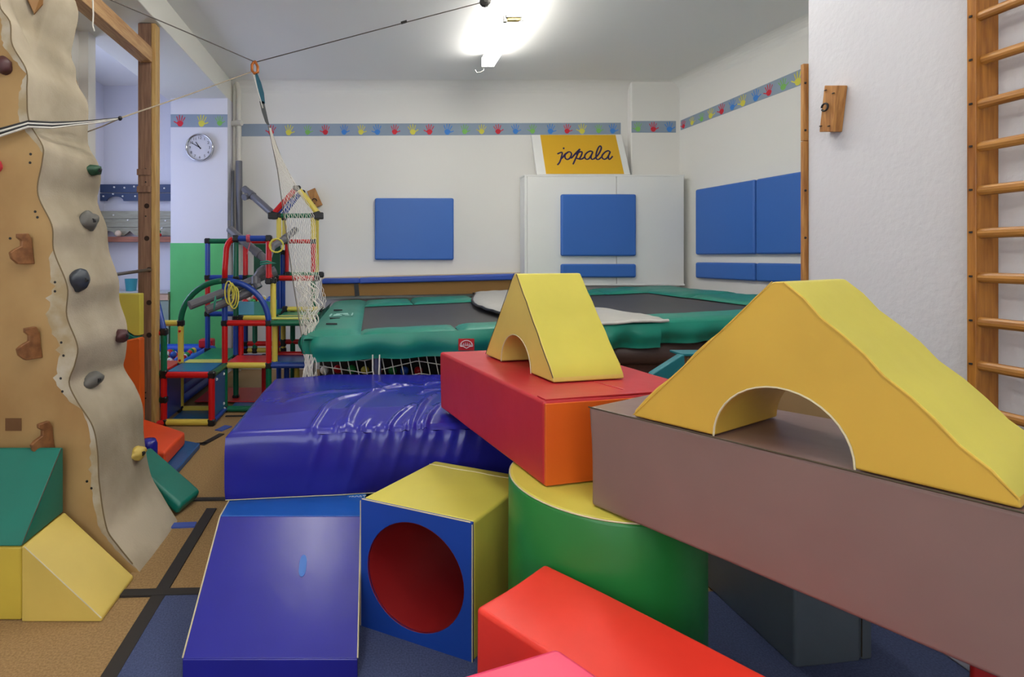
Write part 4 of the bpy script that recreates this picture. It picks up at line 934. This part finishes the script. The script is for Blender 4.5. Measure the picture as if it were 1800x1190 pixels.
def trampoline(x0, x1, y0, y1, mx0, mx1, my0, my1, lab, seed):
    r_ = root('trampoline', ((x0+x1)/2, (y0+y1)/2, 0), lab, 'trampoline', 'trampolines at the back')
    g = grid(lambda u, v: tp(mx0+(mx1-mx0)*u, my0+(my1-my0)*v, -.006-.02*math.sin(math.pi*u)*math.sin(math.pi*v)), 12, 12); obj('jumping_mat', g, TMAT, r_, smooth=True)
    return r_
def pads(r_, specs):
    for k, s in enumerate(specs): padm(*s[:4], .03, 'edge_pad', TEAL, r_, k*3.3+s[0])
t1 = trampoline(-.47, 1.12, 3.50, 6.32, -.09, 1.12, 3.72, 5.6, 'left trampoline with green edge pads and red label', 1)
pads(t1, [(-.45, -.08, 3.5, 6.3), (-.08, .56, 3.5, 3.745), (.57, 1.12, 3.5, 3.745), (-.08, .42, 5.58, 6.2), (.43, 1.1, 5.58, 6.2)])
skirt([(-.47, 6.3, tz(-.47)), (-.49, 5.0, tz(-.49)), (-.47, 3.62, tz(-.47))], .13, t1, 2.0)
skirt([(-.47, 3.62, tz(-.47)), (-.36, 3.49, tz(-.36)), (.3, 3.49, tz(.3)), (1.12, 3.49, tz(1.12))], .165, t1, 4.0, amp=.04)
LEGM = mat('blue_grey_leg', (96, 100, 132), .4, metal=.4)
for x, y in ((-.42, 3.62), (.03, 3.6), (1.05, 3.6), (-.42, 6.1), (1.05, 6.1)): obj('leg', tube([(x, y, 0), (x, y, tz(x)-.02)], .028, n=12), LEGM, r_ if False else t1)
obj('frame_rail', tube([tp(-.43, 3.62, -.03), tp(1.1, 3.62, -.03), tp(1.1, 6.2, -.03), tp(-.43, 6.2, -.03), tp(-.43, 3.62, -.03)], .025, n=8), LEGM, t1)
for x, y in ((-.3, 3.95), (-.3, 4.3), (-.32, 5.0)): obj('strap_slot', prism([(x-.04, y-.01), (x+.04, y-.01), (x+.04, y+.012), (x-.04, y+.012)], tz(x)+.028, tz(x)+.042), BLACK, t1)
# faded white print on the left pad
WP = mat('faded_print', (160, 206, 196), .6)
for k, (dx, dy, wd, hg) in enumerate(((-.09, 0, .012, .2), (.09, 0, .012, .2), (0, .08, .10, .035), (-.04, .02, .05, .03), (.035, .02, .045, .03), (-.03, -.05, .07, .03), (.05, -.06, .04, .02))):
    x, y = -.26+dx, 4.52+dy; obj('print_mark', extrude([tp(px, py, .040) for px, py in ((x-wd/2, y-hg/2), (x+wd/2, y-hg/2), (x+wd/2, y+hg/2), (x-wd/2, y+hg/2))], (0, 0, .003)), WP, t1)
# red logo label on skirt
lc = Vector((.595, 3.43, tz(.595)-.072)); lb = obj('logo_label', extrude([lc+Vector((x, 0, z)) for x, z in ((-.05, -.037), (.05, -.037), (.05, .037), (-.05, .037))], (0, .004, 0)), mat('label_red', (186, 26, 34), .5), t1)
LW = mat('label_white', (224, 214, 212), .6)
def lp(x, z): return lc+Vector((x, -.002, z))
obj('logo_outline', tube([lp(.04*math.cos(t), -.010+.036*math.sin(t)) for t in [math.pi*k/12 for k in range(13)]], .0025, n=5), LW, lb)
obj('logo_outline', tube([lp(-.04, -.010), lp(-.02, -.012), lp(0, -.024), lp(.02, -.012), lp(.04, -.010)], .0025, n=5), LW, lb)
for k in range(6):
    x = -.03+k*.012; h_ = .016-.3*abs(x); obj('logo_letter', tube([lp(x-.003, -.008), lp(x, h_), lp(x+.003, -.008)], .0022, n=5), LW, lb)
t2 = trampoline(1.3, 3.42, 3.42, 6.32, 1.3, 3.0, 3.78, 5.75, 'right trampoline with green edge pads in the niche', 5)
pads(t2, [(1.74, 3.4, 3.42, 3.80), (1.3, 2.5, 5.73, 6.3), (2.5, 3.1, 5.70, 6.3), (2.92, 3.4, 3.8, 5.0), (2.90, 3.42, 5.0, 6.3), (1.3, 1.74, 3.42, 3.75)])
skirt([(1.14, 3.41, tz(1.14)), (1.3, 3.40, tz(1.3)), (1.8, 3.40, tz(1.8))], .15, t2, 7.0, amp=.05)
skirt([(1.78, 3.40, tz(1.78)), (3.42, 3.40, tz(3.42))], .125, t2, 9.0, amp=.02)
for x, y in ((1.4, 3.6), (3.3, 3.6), (3.3, 6.1), (1.4, 6.1)): obj('leg', tube([(x, y, 0), (x, y, tz(x)-.02)], .028, n=12), LEGM, t2)
obj('frame_rail', tube([tp(1.35, 3.6, -.03), tp(3.35, 3.6, -.03), tp(3.35, 6.2, -.03), tp(1.35, 6.2, -.03), tp(1.35, 3.6, -.03)], .025, n=8), LEGM, t2)
# grey bridging pad between trampolines
rgp = root('bridge_pad', (1.35, 4.9, .97), 'wrinkled grey padding bridging the two trampolines', 'pad')
def gp(u, v):
    y = 3.40+(6.36-3.40)*v; pass
    xl_ = 1.19-.24*math.sin(math.pi*min(1, v*1.05)); xr_ = 1.62+(.24*(1-v)**3)
    x = xl_+(xr_-xl_)*u; e = min(1, min(u, 1-u)*8, min(v, 1-v)*16)
    return tp(x, y, .034+.03*e**.5+.008*noise.noise(Vector((x*9, y*6, 4))))
bm = grid(gp, 30, 60); obj('cover', bm, GREYPAD, rgp, smooth=True)
obj('edging', tube([gp(0, k/30)+Vector((-.004, 0, -.004)) for k in range(31)], .012, n=6), BLACK, rgp)
obj('edging', tube([gp(k/12, 0)+Vector((0, -.003, -.006)) for k in range(13)], .010, n=6), mat('light_edging', (206, 204, 198), .5), rgp)
# brown padded barrier under the right trampoline
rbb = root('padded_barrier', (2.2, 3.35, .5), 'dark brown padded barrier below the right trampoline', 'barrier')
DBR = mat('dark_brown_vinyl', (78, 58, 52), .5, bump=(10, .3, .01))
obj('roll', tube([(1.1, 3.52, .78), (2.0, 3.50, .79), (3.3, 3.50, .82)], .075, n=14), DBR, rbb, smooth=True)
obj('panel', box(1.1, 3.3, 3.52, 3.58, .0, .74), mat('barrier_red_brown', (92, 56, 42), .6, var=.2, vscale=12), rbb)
# net below the left trampoline
def cordnet(nm, par, fn, nu, nv, r, m):
    bm = new()
    for i in range(nu+1): tube([fn(i/nu, j/12) for j in range(13)], r, bm, 4, False)
    for j in range(nv+1): tube([fn(i/40, j/nv) for i in range(41)], r, bm, 4, False)
    return obj(nm, bm, m, par)
rn = root('goal_net', (.3, 3.6, .3), 'white square-mesh net hanging under left trampoline', 'net')
def nf_(u, v):
    x = -.40+1.5*u+.10*v; s = abs(math.sin(u*math.pi*2.1)); return Vector((x, 3.60+.01*math.sin(u*9), tz(x)-.11-.50*v-.07*(1-abs(2*((u*2.2) % 1)-1))))
cordnet('netting', rn, nf_, 26, 6, .0032, NETW)
bm = new()
for k in range(16):
    x = -.425+rnd.uniform(-.02, .05); tube([(x+.015*math.sin(j*1.3+k), 3.50+rnd.uniform(-.01, .01), .78-.055*j) for j in range(11)], .004, bm, 4, False)
obj('bunched_netting', bm, NETW, rn, kind='stuff')
obj('hanging_loop', tube([(.0, 3.49, .78), (.0, 3.485, .68), (.015, 3.48, .62), (.04, 3.485, .64), (.045, 3.49, .78)], .005, n=6), NETW, rn)
for k in range(26):
    ball((-.36+(k % 9)*.10+rnd.uniform(-.012, .012), 3.80+(k//9)*.16+rnd.uniform(-.03, .03), .475+rnd.uniform(0, .008)+(k//9)*.035), rnd.choice(cl), 'lying under the left trampoline', 'balls under the trampoline')
tag(obj('shade_backdrop', grid(lambda u, v: Vector((-.44+1.55*u, 4.5+.02*math.sin(u*30), .0+.84*v)), 60, 2), mat('shade_dark', (58, 54, 54), .9)), 'dark sheet added as shade behind the net under left trampoline', 'backdrop')  # sheet added so the space under the trampoline reads as shaded
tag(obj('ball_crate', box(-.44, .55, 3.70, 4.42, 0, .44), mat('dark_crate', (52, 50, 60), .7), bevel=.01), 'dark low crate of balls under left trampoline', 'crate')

# ================================================================== ROPES AND HANGING NET
YN = 4.4
rnt = root('hanging_net', P(480, 240, YN), 'white rope net hanging on a teal strap by frame', 'net')
wid = [(225, 473, 476), (260, 479, 488), (300, 488, 507), (340, 496, 532), (380, 500, 553), (430, 507, 557), (480, 514, 561), (510, 519, 570), (530, 522, 574), (560, 527, 562), (590, 531, 552), (610, 534, 545)]
xl_t = [(a, b) for a, b, c in wid]; xr_t = [(a, c) for a, b, c in wid]
def npt(y, u, Yo=0): 
    x = ipc(xl_t, y)+(ipc(xr_t, y)-ipc(xl_t, y))*u
    return P(x, y, YN-(y-225)/385*.72+Yo)
bm = new(); NSn = 15
for k in range(NSn):
    pts = []
    yend = 520+60*random.random() if k > 3 else 608
    n = 64
    for j in range(n+1):
        y = 225+(yend-225)*j/n; amp = .22/NSn*(1 if (j+k) % 2 else -1)*min(1, (y-225)/60)
        pts.append(npt(y, (k+.5)/NSn+amp, .05*math.sin(k*1.9)))
    tube(pts, .0024, bm, 4, False)
obj('netting', bm, NETW, rnt)
bm = new()
for k in range(22):
    u0 = random.random(); y0 = random.uniform(470, 530)
    n = 16; pts = []
    for j in range(n+1):
        y = y0+(112)*j/n; 
        if y > 612: break
        pts.append(npt(y, min(1, max(0, u0*.75+.10*math.sin(j*1.6+k)+.02*j)), -.05+.03*math.sin(k)))
    if len(pts) > 2: tube(pts, .0026, bm, 4, False)
obj('gathered_netting', bm, NETW, rnt, kind='stuff')
bm = new()
for k in range(7):   # tails tied to the trampoline corner and hanging down
    tube([npt(600, .2+.1*k), P(540+k*2, 625, 3.62), P(538+k*3, 650, 3.6), P(537+k*3, 690, 3.6)], .0032, bm, 4, False)
obj('tails', bm, NETW, rnt)
DCORD = mat('dark_cord', (110, 104, 92), .7)
obj('edge_cord', tube([P(472, 222, YN), P(488, 300, YN-.15), P(502, 400, YN-.33), P(516, 500, YN-.52), P(535, 620, 3.55)], .004, n=5), DCORD, rnt)
obj('edge_cord', tube([P(474, 222, YN), P(495, 280, YN-.1), P(521, 330, YN-.2)], .0035, n=5), DCORD, rnt)
STR = mat('teal_strap', (30, 92, 112), .6); STG = mat('grey_strap', (84, 88, 88), .7)
def ribbon(pts, wds, m, nm):
    vs = []; fs = []
    for k, (x, y) in enumerate(pts): vs += [P(x-wds[k], y, YN), P(x+wds[k], y, YN), P(x-wds[k], y, YN+.015), P(x+wds[k], y, YN+.015)]
    for k in range(len(pts)-1): b_ = 4*k; fs += [(b_, b_+1, b_+5, b_+4), (b_+2, b_+6, b_+7, b_+3), (b_, b_+4, b_+6, b_+2), (b_+1, b_+3, b_+7, b_+5)]
    obj(nm, (vs, fs), m, rnt)
ribbon([(450, 128), (455, 145), (459, 163), (462, 182)], [2, 4, 5, 4], STR, 'strap'); ribbon([(460, 178), (464, 196), (469, 214), (472, 220)], [4, 4, 3, 2], STG, 'strap')
obj('strap_cord', tube([P(444, 126, YN-.005), P(452, 155, YN-.005), P(462, 190, YN-.005)], .004, n=5), NETW, rnt)
rcb = root('carabiner', P(447, 118, YN), 'orange carabiner holding the hanging net on a wire', 'carabiner')
pts = [P(447, 108, YN), P(443, 114, YN), P(443, 124, YN), P(447, 129, YN-.01), P(453, 127, YN-.01), P(453, 117, YN), P(449, 109, YN)]
obj('body', tube(pts+pts[:1], .012, n=6), mat('orange_metal', (190, 110, 48), .4, metal=.3), rcb, smooth=True)
WIRE = mat('wire', (92, 84, 76), .5, metal=.3)
rwa = root('steel_wire', P(652, 55, YN), 'thin steel wire running to the ceiling pulley', 'wire')
obj('wire', tube([P(447, 110, YN), P(650, 56, YN), P(852, 3, YN)], .0045, n=5), WIRE, rwa)
obj('clamp', tube([P(705, 40.5, YN-.005), P(715, 37.5, YN-.005)], .011, n=6), DARKM, rwa)
obj('pulley', lathe(P(853, 2, YN), [(.02, -.03), (.045, -.015), (.045, .015), (.02, .03)], n=12, axis='y'), DARKM, rwa)
obj('pulley_plate', box(P(853, 0, YN).x-.03, P(853, 0, YN).x+.03, YN-.03, YN+.03, 3.52, 3.6), DARKM, rwa)
tag(obj('steel_wire', tube([P(446, 108, YN), P(320, 53, 3.7), P(195, 0, 3.2), P(120, -35, 2.9), P(90, -30, 2.8)], .004, n=5), WIRE), 'thin wire sloping from the carabiner over climbing wall', 'wire')
tag(obj('guy_rope', tube([P(443, 126, YN), P(330, 167, 3.6), P(213, 207, 2.85)], .0042, n=5), mat('beige_rope', (160, 146, 124), .8)), 'beige rope running from carabiner to the rope bundle', 'rope')
rrb = root('rope_bundle', P(100, 222, 2.36), 'black and white ropes wrapped across the climbing wall', 'rope')
for k, m in enumerate((BLACK, NETW, BLACK, NETW)):
    o_ = k-1.5
    pts = [P(-25, 239+o_*4, 2.36), P(0, 233+o_*4, 2.365), P(50, 218+o_*3.0, 2.38), P(90, 220+o_*3, 2.47+.0), P(130, 217+o_*1.6, 2.62), P(165, 214+o_*1.2, 2.76), P(190, 211+o_*.8, 2.82), P(211, 208, 2.85)]
    obj('rope', tube(pts, .0055, n=6), m, rrb, smooth=True)
obj('knot', lathe(P(211, 208, 2.85), [(.004, -.014), (.013, 0), (.004, .014)], n=10, axis='y'), BLACK, rrb)
tag(obj('guy_rope', tube([P(213, 207, 2.86), P(180, 222, 2.93), P(150, 233, 2.96)], .0035, n=5), MATS['beige_rope']), 'thin rope end passing behind the climbing wall', 'rope')
tag(obj('pull_string', tube([P(163, -10, 3.2), P(164, 25, 3.2), P(163, 45, 3.2), P(166, 55, 3.2)], .005, n=5), NETW), 'short white cord hanging from the pine joist', 'cord')
